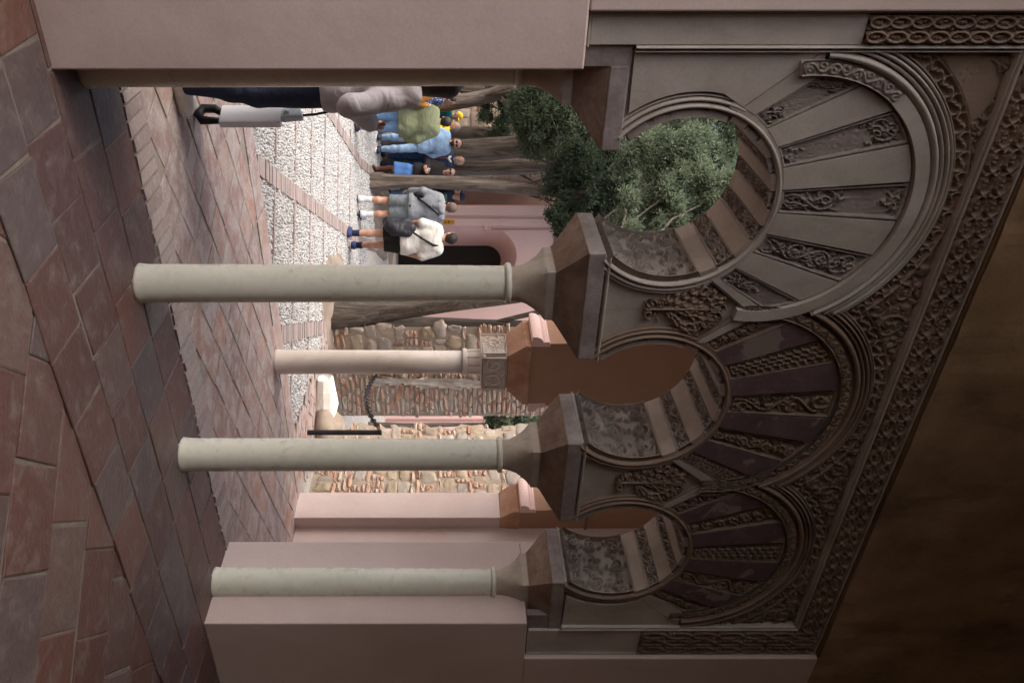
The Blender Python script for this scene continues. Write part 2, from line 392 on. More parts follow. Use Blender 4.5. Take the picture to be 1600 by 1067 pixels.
# --- columns: shaft > astragal, capital, impost
def sqring(a, bb, z, s0, d0): return [(s0-a, d0-bb, z), (s0+a, d0-bb, z), (s0+a, d0+bb, z), (s0-a, d0+bb, z)]
def wobble(V, rng, amt):
    V = np.asarray(V, float); return V+rng.normal(0, amt, V.shape)
for k, cs in enumerate(COLS):
    rng = np.random.default_rng(40+k); d0 = 3.585
    b = AB(); prof = [(.108, -.01), (.104, .012), (.100, .05)]+[(.100-.008*t*t, .05+1.83*t) for t in np.linspace(.1, 1, 9)]+[(.093, 1.895)]
    b.lathe(prof, 40, (cs, d0)); sh = b.mk('column', M['cream'], arc, smooth=True)
    b = AB(); b.lathe([(.09, 1.893), (.103, 1.896), (.109, 1.905), (.109, 1.915), (.103, 1.924), (.09, 1.927)], 40, (cs, d0)); b.mk('astragal', M['cream'], sh, smooth=True)
    # bell capital: round below, square above, hollow flare
    b = AB(); n = 48; V = []
    th = np.arange(n)*2*PI/n+PI/4
    lv = np.linspace(0, 1, 12); zz = [1.927+.17*t for t in lv]+[2.103, 2.137]
    for i, z in enumerate(zz):
        t = min(1, lv[i] if i < 12 else 1); f = t**2.2; q = t**1.3
        rad = .088+(.142-.088)*f
        e = 2/(1-q*.93+1e-3) if q < .99 else 40
        cc, sn = np.cos(th), np.sin(th)
        rr = rad/(np.abs(cc)**e+np.abs(sn)**e)**(1/e)
        V.append(np.stack([cs+rr*cc*1.0, d0+rr*sn*.98, np.full(n, z)], 1))
    V = np.concatenate(V); V[:, :2] += rng.normal(0, .0008, V[:, :2].shape)
    b.add(V, [gridfaces(len(zz), n, True), np.array([[(len(zz)-1)*n+j for j in range(n)]])])
    o = b.mk('capital', M['capital'], sh, smooth=True)
    o.data.set_sharp_from_angle(angle=.6)
    # impost block: spreading pyramid with a vertical band
    a0, a1 = .143, .305; b0, b1, dm = .142, .228, 3.562
    if k == 0: lo, hi = .882-cs, a1
    elif k == 3: lo, hi = -a1, a1
    else: lo, hi = -a1, a1
    nz = 8
    def sect(t, z):
        l = -a0+(-a1+a0)*t; r = a0+(a1-a0)*t; bb = b0+(b1-b0)*t; dc = d0+(dm-d0)*t
        if k == 0: l = lo
        return (cs+l, cs+r, dc-bb, dc+bb, z)
    b = AB(); secs = [sect(0, 2.137)]+[sect(t, 2.142+.125*t) for t in np.linspace(.0, 1, nz)]
    rows = []
    nn = 14
    for (x0, x1, y0, y1, z) in secs:
        r = []
        for q in range(nn): r.append((x0+(x1-x0)*q/nn, y0, z))
        for q in range(nn): r.append((x1, y0+(y1-y0)*q/nn, z))
        for q in range(nn): r.append((x1+(x0-x1)*q/nn, y1, z))
        for q in range(nn): r.append((x0, y1+(y0-y1)*q/nn, z))
        rows.append(r)
    V = np.array(rows, float).reshape(len(secs), 4*nn, 3)
    V[1:-1] += rng.normal(0, .0004, V[1:-1].shape)
    b.add(V.reshape(-1, 3), [gridfaces(len(secs), 4*nn, True), np.array([list(range(4*nn))[::-1]]), np.array([[(len(secs)-1)*4*nn+j for j in range(4*nn)]])])
    im = b.mk('impost', M['impost'], sh)
    x0, x1, y0, y1, z = sect(1, 2.267)
    b = AB(); b.box(x0-.001, x1+.002, y0-.002, y1+.002, 2.2675, 2.352); b.mk('impost_band', M['impostband'], sh, bevel=.007)
# --- ornament of each arch
ZV, RV = 2.62, .492                 # inner edge of the voussoirs
ZO, RO = 3.11, .565                 # outer edge
ZC = 2.32                           # point the joints run to
JO = [90-9.6, 90+9.6, 90+28.8, 90+47.5, 90+67.5, 90+86.]
def inner_pt(c, p):                 # joint through outer point p towards (c, ZC) meets the inner circle
    dx, dz = p[0]-c, p[1]-ZC; oz = ZC-ZV
    A = dx*dx+dz*dz; B = 2*dz*oz; C = oz*oz-RV*RV
    t = (-B+math.sqrt(B*B-4*A*C))/(2*A); return (c+t*dx, ZC+t*dz)
def fan(c, a0, a1, nu, nv):         # grid of (s,z): u from the inner to the outer circle, v across
    P = np.zeros((nu, nv, 2))
    for j, a in enumerate(np.linspace(a0, a1, nv)):
        o = (c+RO*math.cos(math.radians(a)), ZO+RO*math.sin(math.radians(a))); i = inner_pt(c, o)
        t = np.linspace(0, 1, nu); P[:, j, 0] = i[0]+(o[0]-i[0])*t; P[:, j, 1] = i[1]+(o[1]-i[1])*t
    return P
def face_grid(b, P, D, mask=None, t=None):
    G = np.zeros((*P.shape[:2], 3), np.float32); G[..., 0] = P[..., 0]; G[..., 2] = P[..., 1]; G[..., 1] = D
    v1, v2 = G[1, 0]-G[0, 0], G[0, 1]-G[0, 0]
    b.grid(G, np.cross(v1, v2)[1] < 0, mask, t)     # faces look to -d
    return G
def slab(b, P, d0, d1, t=None):     # raised plate following a (s,z) grid, with its side walls
    G = face_grid(b, P, d0)
    ed = np.concatenate([G[:, 0], G[-1, 1:], G[-2::-1, -1], G[0, -2:0:-1]])
    n = len(ed); E = ed.copy(); E[:, 1] = d1
    F = np.array([(i, (i+1) % n, n+(i+1) % n, n+i) for i in range(n)])
    area = np.sum(ed[:, 0]*np.roll(ed[:, 2], -1)-np.roll(ed[:, 0], -1)*ed[:, 2])
    b.add(np.concatenate([ed, E]), F if area < 0 else F[:, ::-1])
def strip(b, pts, prof, closed=False):
    """sweep a profile [(offset, d)] along (s,z) points; offset is measured to the left of travel"""
    pts = np.asarray(pts, float); T = np.gradient(pts, axis=0); T /= np.linalg.norm(T, axis=1)[:, None]
    N = np.stack([-T[:, 1], T[:, 0]], 1); m = len(prof)
    G = np.zeros((len(pts), m, 3), np.float32)
    for j, (o, d) in enumerate(prof): G[:, j, 0] = pts[:, 0]+N[:, 0]*o; G[:, j, 2] = pts[:, 1]+N[:, 1]*o; G[:, j, 1] = d
    v = np.cross(G[1, 0]-G[0, 0], G[0, -1]-G[0, 0]); b.grid(G, v[1] < 0)
def torus(r, d_out, d_in, n=7):     # half-round profile of half-width r standing from d_in to d_out
    th = np.linspace(0, PI, n); return [(r*math.cos(t), d_in-(d_in-d_out)*math.sin(t)) for t in th]
def circ(c, z, r, a0, a1, n=60):
    th = np.radians(np.linspace(a0, a1, n)); return np.stack([c+r*np.cos(th), z+r*np.sin(th)], 1)
def ring_grid(c, z, r0, r1, a0, a1, nu, nv):
    th = np.radians(np.linspace(a0, a1, nu))[:, None]; r = np.linspace(r0, r1, nv)[None]
    return np.stack([c+r*np.cos(th), z+r*np.sin(th)], -1)
for k, c in enumerate(CENT):
    rng = np.random.default_rng(100+k); old = k > 0
    # edge moulding round the opening
    b = AB()
    strip(b, circ(c, ZI, RI+.012, -HB*57.3, 180+HB*57.3, 90), torus(.013, DF-.004, DREC+.002))
    for sg in (0, 1):
        rng_a = (-46, 26) if sg == 0 else (154, 226)
        strip(b, circ(c, ZI, RI+.039, *rng_a, 40), torus(.012, DF+.002, DREC+.002))
        strip(b, circ(c, ZI, RI+.058, *rng_a, 40), torus(.006, DF+.010, DREC+.002))
    arch = b.mk('arch', M['stucco' if k == 0 else 'stuccod'], arc, smooth=True)
    arch['label'] = ['horseshoe arch with plain pale voussoirs, the largest in view', 'middle horseshoe arch with purple voussoirs', 'horseshoe arch with purple voussoirs in the darkest corner'][k]
    # thin band at the foot of the voussoirs
    b = AB(); strip(b, circ(c, ZV-.0, RV-.014, 22, 158, 60), [(.014, DREC), (.014, DF+.006), (-.014, DF+.006), (-.014, DREC)]); b.mk('inner_band', M['stucco' if k == 0 else 'stuccod'], arch)
    a = sorted(JO+[180-x for x in JO[2:]]); a = [180-86., 180-67.5, 0]; 
    J = sorted(set([round(x, 2) for x in JO]+[round(180-x, 2) for x in JO]))
    # J: 10 joints; panels between (0,1) carved, (1,2) plain, ...
    for i in range(len(J)-1):
        carved = i % 2 == 0
        if carved:
            h = .0045 if k == 0 else .0055
            R = Relief(.545, .15, h)
            [R.vine, R.net, R.foliage][(i//2+k) % 3](rng) if old else (R.vine(rng), R.foliage(rng, .0045, .8))[0]
            R.border(.011)
            if k == 0:
                keep = {0: [(.08, .52)], 2: [(.10, .95)], 4: [(.0, .48), (.86, 1.02)], 6: [(.04, .13), (.72, .97)], 8: [(.06, .26), (.74, 1.0)]}[i]
                Hb = R.H.copy(); R.wear(rng, keep, .5); R.border(.011)
            P = fan(c, J[i]+.6, J[i+1]-.6, *R.H.shape); b = AB()
            face_grid(b, P, DREC-.002-.027*R.H+.0008*smoothnoise(R.H.shape, 3, rng))
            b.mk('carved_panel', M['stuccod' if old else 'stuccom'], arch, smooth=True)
        else:
            P = fan(c, J[i]+.5, J[i+1]-.5, 12, 6); b = AB(); slab(b, P, DF+.004, DREC+.002)
            o = b.mk('voussoir', M['purple'] if old else M['stucco'], arch)
            if old: o['label'] = 'voussoir with flaking purple paint'
    # lowest plain voussoirs running down to the spandrel
    for sg in (-1, 1):
        i0 = inner_pt(c, (c+RO*math.cos(math.radians(4)), ZO+RO*math.sin(math.radians(4)))); o0 = (c+RO*math.cos(math.radians(3.6)), ZO+RO*math.sin(math.radians(3.6)))
        ap = (c+.578, 3.085); co = (c+.402, 2.868)
        q = np.array([[co, i0], [ap, o0]], float); 
        if sg < 0: q[..., 0] = 2*c-q[..., 0]
        if (k == 0 and sg < 0) or (k == 2 and sg > 0):      # at the ends a plain panel fills the corner instead
            xe = .815 if sg < 0 else 4.545
            pg = [(xe, 2.362)]+[(c+sg*.500*math.cos(t), ZI+.500*math.sin(t)) for t in np.linspace(-.62, .20, 16)]+[(2*c-i0[0] if sg < 0 else i0[0], i0[1]), (2*c-o0[0] if sg < 0 else o0[0], o0[1]), (xe, 3.145)]
            if sg < 0: pg = pg[::-1]
            b = AB(); poly_prism(b, pg, DF+.004, DREC+.001); b.mk('plain_panel', M['stucco'], arch)
            b = AB(); strip(b, np.linspace((c+sg*.44, 2.86), (xe-sg*.01, 3.13), 5), torus(.003, DF+.0015, DF+.006)); b.mk('fillet', M['stuccod'], arch)
            continue
        P = np.zeros((4, 4, 2))
        for x in range(4):
            for y in range(4):
                u, v = x/3, y/3; P[x, y] = (1-u)*((1-v)*q[0, 0]+v*q[0, 1])+u*((1-v)*q[1, 0]+v*q[1, 1])
        b = AB(); slab(b, P, DF+.003, DREC+.002); b.mk('voussoir', M['stucco'], arch)
        lines = np.linspace(q[0, 0], q[1, 0], 5)
        b = AB(); strip(b, lines+np.array([.006*sg*1, -.006]), torus(.008, DF+.006, DREC)); b.mk('fillet', M['stuccod'], arch, smooth=True)
    # hood band
    r0, r1, zc = RO+.006, RO+.066, 3.115
    nd = .0012*k
    if k == 0:
        b = AB(); P = ring_grid(c, zc, r0, r1, -9, 186.5, 90, 4); slab(b, P, DF-.016, DREC); hb = b.mk('hood_band', M['stucco'], arch)
        R = Relief(.45, .058, .0045).vine(rng, .005).border(.004); b = AB(); P = ring_grid(c, zc, r0+.003, r1+.004, 142, 186, *R.H.shape)
        face_grid(b, P, DF-.017-.012*R.H); b.mk('carved_remnant', M['stuccom'], hb, smooth=True)
    else:
        R = Relief(1.9, .06, .0055).vine(rng, .005).border(.005); b = AB(); P = ring_grid(c, zc, r0, r1, -5, 185, *R.H.shape)
        face_grid(b, P, DF-.001+nd-.014*R.H); b.mk('hood_band', M['stuccod'], arch, smooth=True)
    # rings of moulding, meeting the neighbour's in a cusp
    b = AB()
    for r, w_, dd in ((.652, .020, -.024), (.683, .011, -.012), (.704, .011, -.018), (.724, .009, -.010)):
        lim = math.degrees(math.acos(min(.999, .592/r))); st, en = lim, 180-lim
        if k == 0: en = 180-math.degrees(math.acos(min(.999, (c-.815)/r)))
        if k == 2: st = math.degrees(math.acos(min(.999, (4.545-c)/r)))
        strip(b, circ(c, 3.12, r, st, en, 70), torus(w_, DF+dd+nd, DREC+.003, 9))
    b.mk('moulding', M['stucco' if k == 0 else 'stuccod'], arch, smooth=True)
    R = Relief(2.3, .072, .0055).lobes(rng).border(.006); P = ring_grid(c, 3.12, .737, .806, 20, 160, *R.H.shape)
    cen = (P[:-1, :-1]+P[1:, 1:])/2
    mask = (np.abs(cen[..., 0]-c) < .592) & (cen[..., 1] < 3.93) if k == 1 else (cen[..., 1] < 3.93) & (cen[..., 0] > .815) & (cen[..., 0] < 4.54) & ((cen[..., 0]-c)*(1 if k == 0 else -1) < .592)
    b = AB(); face_grid(b, P, DREC-.004-.024*R.H, mask); b.mk('carved_ring', M['stuccod'], arch, smooth=True)
    # soffit: one tall carved panel on each side, then ribs and narrow panels
    def soffit(a0, a1, nu, nv, off):
        th = np.radians(np.linspace(a0, a1, nu))[:, None]; d = np.linspace(DF+.012, DB-.008, nv)[None]+0*th; r = RI-off
        return np.stack([c+r*np.cos(th)+0*d, d, ZI+r*np.sin(th)+0*d], -1).astype(np.float32)
    angs = [-45, 22, 34, 47, 61, 73, 84, 97, 108, 120, 134, 147, 158, 225]
    for i in range(len(angs)-1):
        a0, a1 = angs[i], angs[i+1]
        if i % 2 == 0:
            L = math.radians(a1-a0)*RI; R = Relief(L, DB-DF-.02, .0048)
            (R.foliage(rng, .006, .1, .062) if L > .3 else R)
            if L < .3:
                Rt = Relief(DB-DF-.02, L, .0048).vine(rng, .005); hh = Rt.H.T
                R.H = hh[:R.H.shape[0], :R.H.shape[1]] if hh.shape == R.H.shape else np.resize(hh, R.H.shape)
            R.border(.009); b = AB(); b.grid(soffit(a0+.4, a1-.4, *R.H.shape, .001+(.036 if L > .3 else .026)*R.H), False); b.mk('soffit_panel', M['stuccom'], arch, smooth=True)
        else:
            b = AB(); G = soffit(a0, a1, 6, 3, .024); b.grid(G)
            for row, rev in ((0, 0), (-1, 1)):
                e = G[row]; f = e.copy(); th = math.radians(a0 if row == 0 else a1); f[:, 0] = c+RI*math.cos(th); f[:, 2] = ZI+RI*math.sin(th)
                b.grid(np.stack([e, f]) if not rev else np.stack([f, e]))
            for col in (0, -1):
                e = G[:, col]; f = e.copy(); th = np.radians(np.linspace(a0, a1, 6)); f[:, 0] = c+RI*np.cos(th); f[:, 2] = ZI+RI*np.sin(th); b.grid(np.stack([e, f]) if col else np.stack([f, e]))
            b.mk('soffit_rib', M['stuccor'], arch)
# --- spandrels over the imposts: sunk panel with a carved palmette
for k, cs in enumerate([2.07, 3.248]):
    rng = np.random.default_rng(300+k); R = Relief(.46, .30, .0042)
    for q in range(9):
        a = (q-4)*.42; s_ = 1 if q < 4 else -1
        R.spiral(.22+.16*math.cos(a*.8), .115*math.sin(a), .045, a, 1.2, .006, s_); R.leaf(.10+.03*q % .1, 0, .30, .028, a*.55, 1, 6)
    for q in range(16): R.leaf(rng.uniform(.06, .36), rng.uniform(-.09, .09), .07, .02, rng.uniform(0, 6.3), .9, 5)
    R.stroke([(.03, 0), (.4, 0)], .008); R.spiral(.05, .03, .03, 0, 1.2, .007); R.spiral(.05, -.03, .03, 0, 1.2, .007, -1)
    U, V = np.meshgrid(R.u, R.v, indexing='ij'); P = np.stack([cs-.01+V, 2.55+U], -1)
    HH = R.H; m = HH > .06; m = m[:-1, :-1] | m[1:, 1:]
    env = np.abs(V) < .03+.42*U*(U < .3)+(U >= .3)*(.126-.75*(U-.3)); m &= env[:-1, :-1]
    b = AB(); face_grid(b, P, DREC+.002-.036*HH, m); o = b.mk('carved_palmette', M['stuccod'], arc, smooth=True)
    b = AB(); strip(b, np.array([(cs-.30, 2.372), (cs, 2.372), (cs+.30, 2.372)]), torus(.012, DF-.002, DREC)); b.mk('spandrel_sill', M['stucco'], arc, smooth=True)
# --- upper spandrels
h = .0055; SS = np.arange(.822, 4.54, h); ZZ = np.arange(3.30, 3.925, h)
for x0, x1, plain in ((.822, 1.487, True), (1.487, 2.66, False), (2.66, 3.835, False), (3.835, 4.54, False)):
    rng = np.random.default_rng(int(x0*100)); L = x1-x0; R = Relief(L, .62, .006); R.foliage(rng, .006, 1.2)
    U, V = np.meshgrid(R.u, R.v, indexing='ij'); s_ = x0+U; z_ = 3.615+V
    ok = np.ones_like(U, bool)
    for c in CENT: ok &= np.hypot(s_-c, z_-3.12) > .812
    H = R.H*1.
    if plain:
        m = (np.hypot(s_-1.0, (z_-3.66)*.8) < .20); g = .55-.25*(np.minimum(np.abs(((s_+z_)/.05) % 1-.5), np.abs(((s_-z_)/.05) % 1-.5)) > .46); H = np.where(m, g, H)
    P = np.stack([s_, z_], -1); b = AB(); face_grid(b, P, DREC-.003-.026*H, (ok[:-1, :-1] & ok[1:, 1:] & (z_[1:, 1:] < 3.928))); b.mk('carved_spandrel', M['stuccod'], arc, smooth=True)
# --- rectangular frame (alfiz): bands and fillets
rng = np.random.default_rng(9)
def band(s0, s1, z0, z1, R, dep=.024, d=DF-.012, mat='stuccod', vertical=True):
    U, V = np.meshgrid(R.u, R.v, indexing='ij')
    P = np.stack([(s0+s1)/2+V, z0+U], -1) if vertical else np.stack([s0+U, (z0+z1)/2+V], -1)
    b = AB(); face_grid(b, P, d-dep*R.H); return b.mk('carved_frame', M[mat], arc, smooth=True)
band(.68, .79, 3.27, 4.10, Relief(.83, .11, .0048).eyelets(rng)); band(4.575, 4.80, 2.90, 4.10, Relief(1.2, .225, .006).eyelets(rng, 3))
band(.79, 4.575, 3.955, 4.105, Relief(3.785, .15, .0052).eyelets(rng, 2, .006), vertical=False)
for (s0, s1, z0, z1) in ((.675, .795, 2.17, 3.268), (4.575, 4.80, 2.14, 2.898)):
    b = AB(); b.box(s0, s1, DF-.016, DREC+.001, z0, z1); b.mk('plain_frame', M['stucco'], arc, bevel=.003)
b = AB()
for pts in ([(.668, 2.16), (.668, 4.122)], [(.805, 2.36), (.805, 3.945)], [(.668, 4.118), (4.81, 4.118)], [(.805, 3.942), (4.56, 3.942)], [(4.56, 2.36), (4.56, 3.945)], [(4.812, 2.13), (4.812, 4.122)], [(.668, 2.163), (.80, 2.163)], [(4.56, 2.135), (4.812, 2.135)]):
    p = np.linspace(pts[0], pts[1], 8); strip(b, p, torus(.011, DF-.030, DREC+.004))
    if pts[0][0] == pts[1][0] or True:
        q = p.copy(); sgn = .017
        q += np.array([sgn if pts[0][0] < 3 else -sgn, 0]) if pts[0][0] == pts[1][0] else np.array([0, -sgn])
        strip(b, q, torus(.005, DF-.022, DREC+.004))
b.mk('frame_fillet', M['stucco'], arc, smooth=True)
b = AB(); b.box(.66, .884, 3.334, DREC+.02, 2.154, 2.352); b.mk('impost_panel', M['impostband'], arc)
b = AB(); b.box(4.44, 4.82, 3.336, DREC+.02, 2.125, 2.352); b.mk('impost_panel', M['impostband'], arc)
# ------------------------------------------------------------------ floors
def tiles(name, ang, region, tw, tl, mat, z=0., gap=.010, jit=.008, bond=.5, org=(0, 0), ext=14, seed=1, zj=.003, pick=None):
    """every tile its own bevelled slab with its own tone; region(x,y) is asked at tile centres (world)"""
    rng = np.random.default_rng(seed); ca, sa = math.cos(ang), math.sin(ang); V = []; T = []
    n = int(ext/tw)
    for r in range(-n, n):
        y0 = r*tw; x = -ext+((r*bond) % 1)*tl
        while x < ext:
            l = tl*rng.uniform(.9, 1.12); cx, cy = x+l/2, y0+tw/2
            wx, wy = org[0]+cx*ca-cy*sa, org[1]+cx*sa+cy*ca
            if region(wx, wy):
                g = gap/2; j = lambda: rng.uniform(-jit, jit)
                c4 = [(x+g+j(), y0+g+j()), (x+l-g+j(), y0+g+j()), (x+l-g+j(), y0+tw-g+j()), (x+g+j(), y0+tw-g+j())]
                zz = z+rng.uniform(-zj, zj); tl_ = rng.normal(0, .0035, 2); t = rng.random()
                if pick: t = pick(rng)
                for e, dz in ((0., -.012), (.0, -.003), (.006, 0)):
                    for (px, py) in c4:
                        qx = px+(cx-px)*e/(.5*tw); qy = py+(cy-py)*e/(.5*tw)
                        V.append((org[0]+qx*ca-qy*sa, org[1]+qx*sa+qy*ca, zz+dz+tl_[0]*(qx-cx)*2+tl_[1]*(qy-cy)*2)); T.append(t)
            x += l
    n = len(V)//12; base = np.arange(n)[:, None]*12
    F = [base+np.array([[8, 9, 10, 11]])]
    for k in range(2):
        for i in range(4): F.append(base+np.array([[4*k+i, 4*k+(i+1) % 4, 4*k+4+(i+1) % 4, 4*k+4+i]]))
    o = mk(name, V, F, mat, tint=np.array(T)); o['kind'] = 'structure'; return o
def SD(x, y): return (x*CA+y*SA, -x*SA+y*CA)
def in_room(x, y): s, d = SD(x, y); return -3.5 < s < 5.6 and -3 < d < 2.86
def in_thr(x, y): s, d = SD(x, y); return -3.5 < s < 6.2 and 2.60 < d < 3.86
def in_strip(x, y): s, d = SD(x, y); return -3.5 < s < 6.4 and 3.88 < d < 4.13
def in_port(x, y): s, d = SD(x, y); return -3.6 < s < 6.5 and 4.15 < d < 6.05
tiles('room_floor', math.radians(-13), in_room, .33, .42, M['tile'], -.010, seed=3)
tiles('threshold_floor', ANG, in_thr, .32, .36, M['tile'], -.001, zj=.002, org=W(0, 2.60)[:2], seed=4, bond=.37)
b = MB(); rg = np.random.default_rng(15); s_ = -3.5
while s_ < 6.4:
    wd_ = rg.uniform(.055, .075); pts = [W(s_+u+rg.uniform(-.006, .006), dd+rg.uniform(-.012, .012)) for u, dd in ((0, 3.885), (wd_, 3.885), (wd_, 4.125), (0, 4.125))]; zt = .006+rg.uniform(-.003, .003)
    b.hexa([(p[0], p[1], -.05) for p in pts]+[(p[0], p[1], zt+rg.uniform(-.002, .002)) for p in pts], rg.random()); s_ += wd_+rg.uniform(.010, .022)
b.mk('brick_threshold', M['bandbrick'], tint=True, kind='structure')
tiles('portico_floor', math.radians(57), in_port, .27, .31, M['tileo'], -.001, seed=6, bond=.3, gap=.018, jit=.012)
def in_edge(x, y): s, d = SD(x, y); return -3.6 < s < 7.6 and 6.05 < d < 6.36
tiles('floor_edging', ANG, in_edge, .30, .52, M['tileo'], .004, org=W(0, 6.06)[:2], seed=8, bond=.4)
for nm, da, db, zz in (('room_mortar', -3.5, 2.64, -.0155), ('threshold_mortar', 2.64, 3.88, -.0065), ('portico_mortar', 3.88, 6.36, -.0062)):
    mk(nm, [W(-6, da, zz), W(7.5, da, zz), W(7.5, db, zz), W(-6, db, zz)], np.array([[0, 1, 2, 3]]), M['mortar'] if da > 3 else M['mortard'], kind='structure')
# ------------------------------------------------------------------ shell of the room behind the viewer
def st(name, mb, mat):
    mb.V = [np.stack([v[:, 0]*CA-v[:, 1]*SA, v[:, 0]*SA+v[:, 1]*CA, v[:, 2]], 1) for v in mb.V]
    return mb.mk(name, mat, kind='structure')
ROOM_OPEN = dict(left=(-2.2, 2.3, 3.1))
SL = -.6      # room and portico cut open here, out of view, to let sky light in
b = MB(); b.box(SL, 5.9, -2.6, 3.97, 5.85, 6.1); st('ceiling', b, M['ceil'])
b = MB(); b.box(5.35, 5.6, -2.6, 3.27, -.02, 5.85); st('right_wall', b, M['rough'])
b = MB(); b.box(SL, 5.6, -2.8, -2.6, -.02, 5.85); st('back_wall', b, M['rough'])
b = MB(); b.box(SL-.3, SL, -2.6, .2, -.02, 6.1); b.box(SL-.3, SL, .2, 3.27, 5.6, 6.1); b.box(SL-.3, SL, .2, 3.27, -.02, .85); st('light_trimming_wall', b, M['rough'])  # unseen; sill, lintel and side added to trim light on floor and pier
# ------------------------------------------------------------------ outer wall of the portico
ORG2 = np.array([4.28, 6.0, 0], np.float32)
class OB(MB):
    def mk(s, name, mat, parent=None, **k):
        s.V = [v-ORG2 for v in s.V]; return MB.mk(s, name, mat, parent, **k)
port = thing('outer_portico', 'plain outer portico wall with wide arches on a marble column and a pink pilaster', 'portico', W(4.28, 6.0), ANG)
D0, D1, Z0 = 5.80, 6.20, 2.345
def half(cx, R, zs, n=40): th = np.linspace(PI, 0, n); return [(cx+R*math.cos(t), zs+R*math.sin(t)) for t in th]
o2 = [(-2.45, 4.0), (.2, 4.0), (.2, Z0), (.6, Z0), (.66, 2.5)]+half(2.30, 1.64, 2.56, 50)+[(3.94, 2.5), (3.94, Z0), (4.64, Z0), (4.64, 2.5)]+half(5.33, .69, 2.56, 40)+[(6.02, 2.5), (6.02, Z0), (6.28, Z0), (6.28, 4.75), (-2.45, 4.75)]
b = OB(); poly_prism(b, o2, D0, D1); b.mk('portico_wall', M['orange'], port)
b = OB(); b.box(6.13, 6.42, D0+.003, D1-.03, -.02, 2.145); b.mk('pilaster', M['pink'], port, bevel=.008)
b = OB(); b.box(.25, .55, D0+.003, D1-.03, -.02, 2.345); b.mk('left_pier', M['pink'], port, bevel=.008).name = 'plaster_pier'
b = OB(); b.box(6.282, 6.52, 3.97, D1+.02, -.02, 4.75); b.mk('side_wall', M['pink'], port)
# moulded springers: quarter round over a small step
def springer(x, sg):
    b = OB(); prof = [(0, Z0+.001)]+[(.075*math.cos(t)+.0, Z0+.03+.075*math.sin(t)) for t in np.linspace(-.35, 1.35, 8)]+[(.022, Z0+.118), (.022, Z0+.152), (.0, Z0+.165)]
    pts = [(x+sg*(p-.004), z) for p, z in prof]+[(x-sg*.03, Z0+.165), (x-sg*.03, Z0+.001)]
    if sg < 0: pts = pts[::-1]
    a = sum(p[0]*q[1]-q[0]*p[1] for p, q in zip(pts, pts[1:]+pts[:1]))
    if a < 0: pts = pts[::-1]
    poly_prism(b, pts, D0-.003, D1+.003); b.mk('springer', M['salmon'], port)
springer(3.94, -1); springer(4.64, 1); springer(6.02, -1)
# sandstone imposts
def frus(b, x0, x1, y0, y1, z0, X0, X1, Y0, Y1, z1):
    b.hexa([(x0,y0,z0),(x1,y0,z0),(x1,y1,z0),(x0,y1,z0),(X0,Y0,z1),(X1,Y0,z1),(X1,Y1,z1),(X0,Y1,z1)])
b = OB(); frus(b, 4.09, 4.47, 5.82, 6.18, 2.14, 3.965, 4.615, 5.79, 6.21, 2.29); b.box(3.962, 4.618, 5.787, 6.213, 2.2905, 2.344); b.mk('impost', M['sandstone'], port, bevel=.004)
b = OB(); frus(b, 6.13, 6.281, 5.802, 6.17, 2.146, 6.03, 6.281, 5.79, 6.2, 2.29); b.box(6.028, 6.281, 5.787, 6.203, 2.2905, 2.344); b.mk('impost', M['sandstone'], port, bevel=.004)
b = OB(); b.lathe([(.118, -.01), (.116, .02), (.113, .06), (.111, .9), (.106, 1.735)], 40, (4.28, 6.0)); oc = b.mk('column', M['marble'], port, smooth=True)
oc['label'] = 'aged marble column with fluted neck and carved block capital'
# fluted neck, then carved block
n = 80; th = np.arange(n)*2*PI/n; fl = np.abs(np.sin(th*5)); rows = []
for z, r, q in ((1.733, .118, 0), (1.74, .128, 0), (1.765, .130, 0), (1.775, .122, 0), (1.782, .118, 1), (1.80, .120, 1), (1.88, .124, 1), (1.90, .126, .3), (1.918, .13, 0)):
    rr = r-q*.014*(fl < .38); rows.append(np.stack([4.28+rr*np.cos(th), 6.0+rr*np.sin(th), np.full(n, z)], 1))
b = OB(); b.add(np.concatenate(rows), [gridfaces(len(rows), n, True), np.array([[(len(rows)-1)*n+j for j in range(n)]])]); b.mk('fluted_neck', M['marble'], oc)
b = OB(); b.box(4.105, 4.455, 5.845, 6.155, 1.90, 2.139)
rng = np.random.default_rng(77)
for fx in range(3):
    w = .35 if fx == 0 else .31; R = Relief(.232, w, .004).foliage(rng, .008, 5).border(.008)
    U, V = np.meshgrid(R.u, R.v, indexing='ij'); G = np.zeros((*U.shape, 3), np.float32); G[..., 2] = 1.903+U
    if fx == 0: G[..., 0] = 4.28+V; G[..., 1] = 5.843-.032*R.H; b.grid(G, True)
    else:
        sg = -1 if fx == 1 else 1; G[..., 1] = 6.0+V; G[..., 0] = 4.28+sg*(.177+.032*R.H); b.grid(G, fx == 1)
    Vv = G
for sx in (-1, 1):
    for sy in (-1,): 
        b.lathe([(.001, 1.905), (.02, 1.905), (.028, 1.925), (.02, 1.945), (.001, 1.945)], 12, (4.28+sx*.172, 6.0+sy*.152))
b.mk('carved_capital', M['marble'], oc, smooth=False)
b = MB(); b.box(SL, 6.52, 3.972, 6.3, 4.752, 4.95); st('portico_ceiling', b, M['ceil'])
b = OB(); b.tube([(6.0, 5.787, 3.04), (6.14, 5.787, 3.04), (6.282, 5.787, 3.04)], .012, 8)
b.V = [np.concatenate(b.V)]; b.mk('cable_pipe', flat('grey_conduit', (.16, .14, .13), .6), port)
# roof over both
b = MB(); b.box(-1.2, 6.9, -2.9, 4.3, 6.101, 6.3); b.box(SL, 6.9, 4.3, 6.5, 4.96, 5.1); st('roof', b, M['sandstone'])
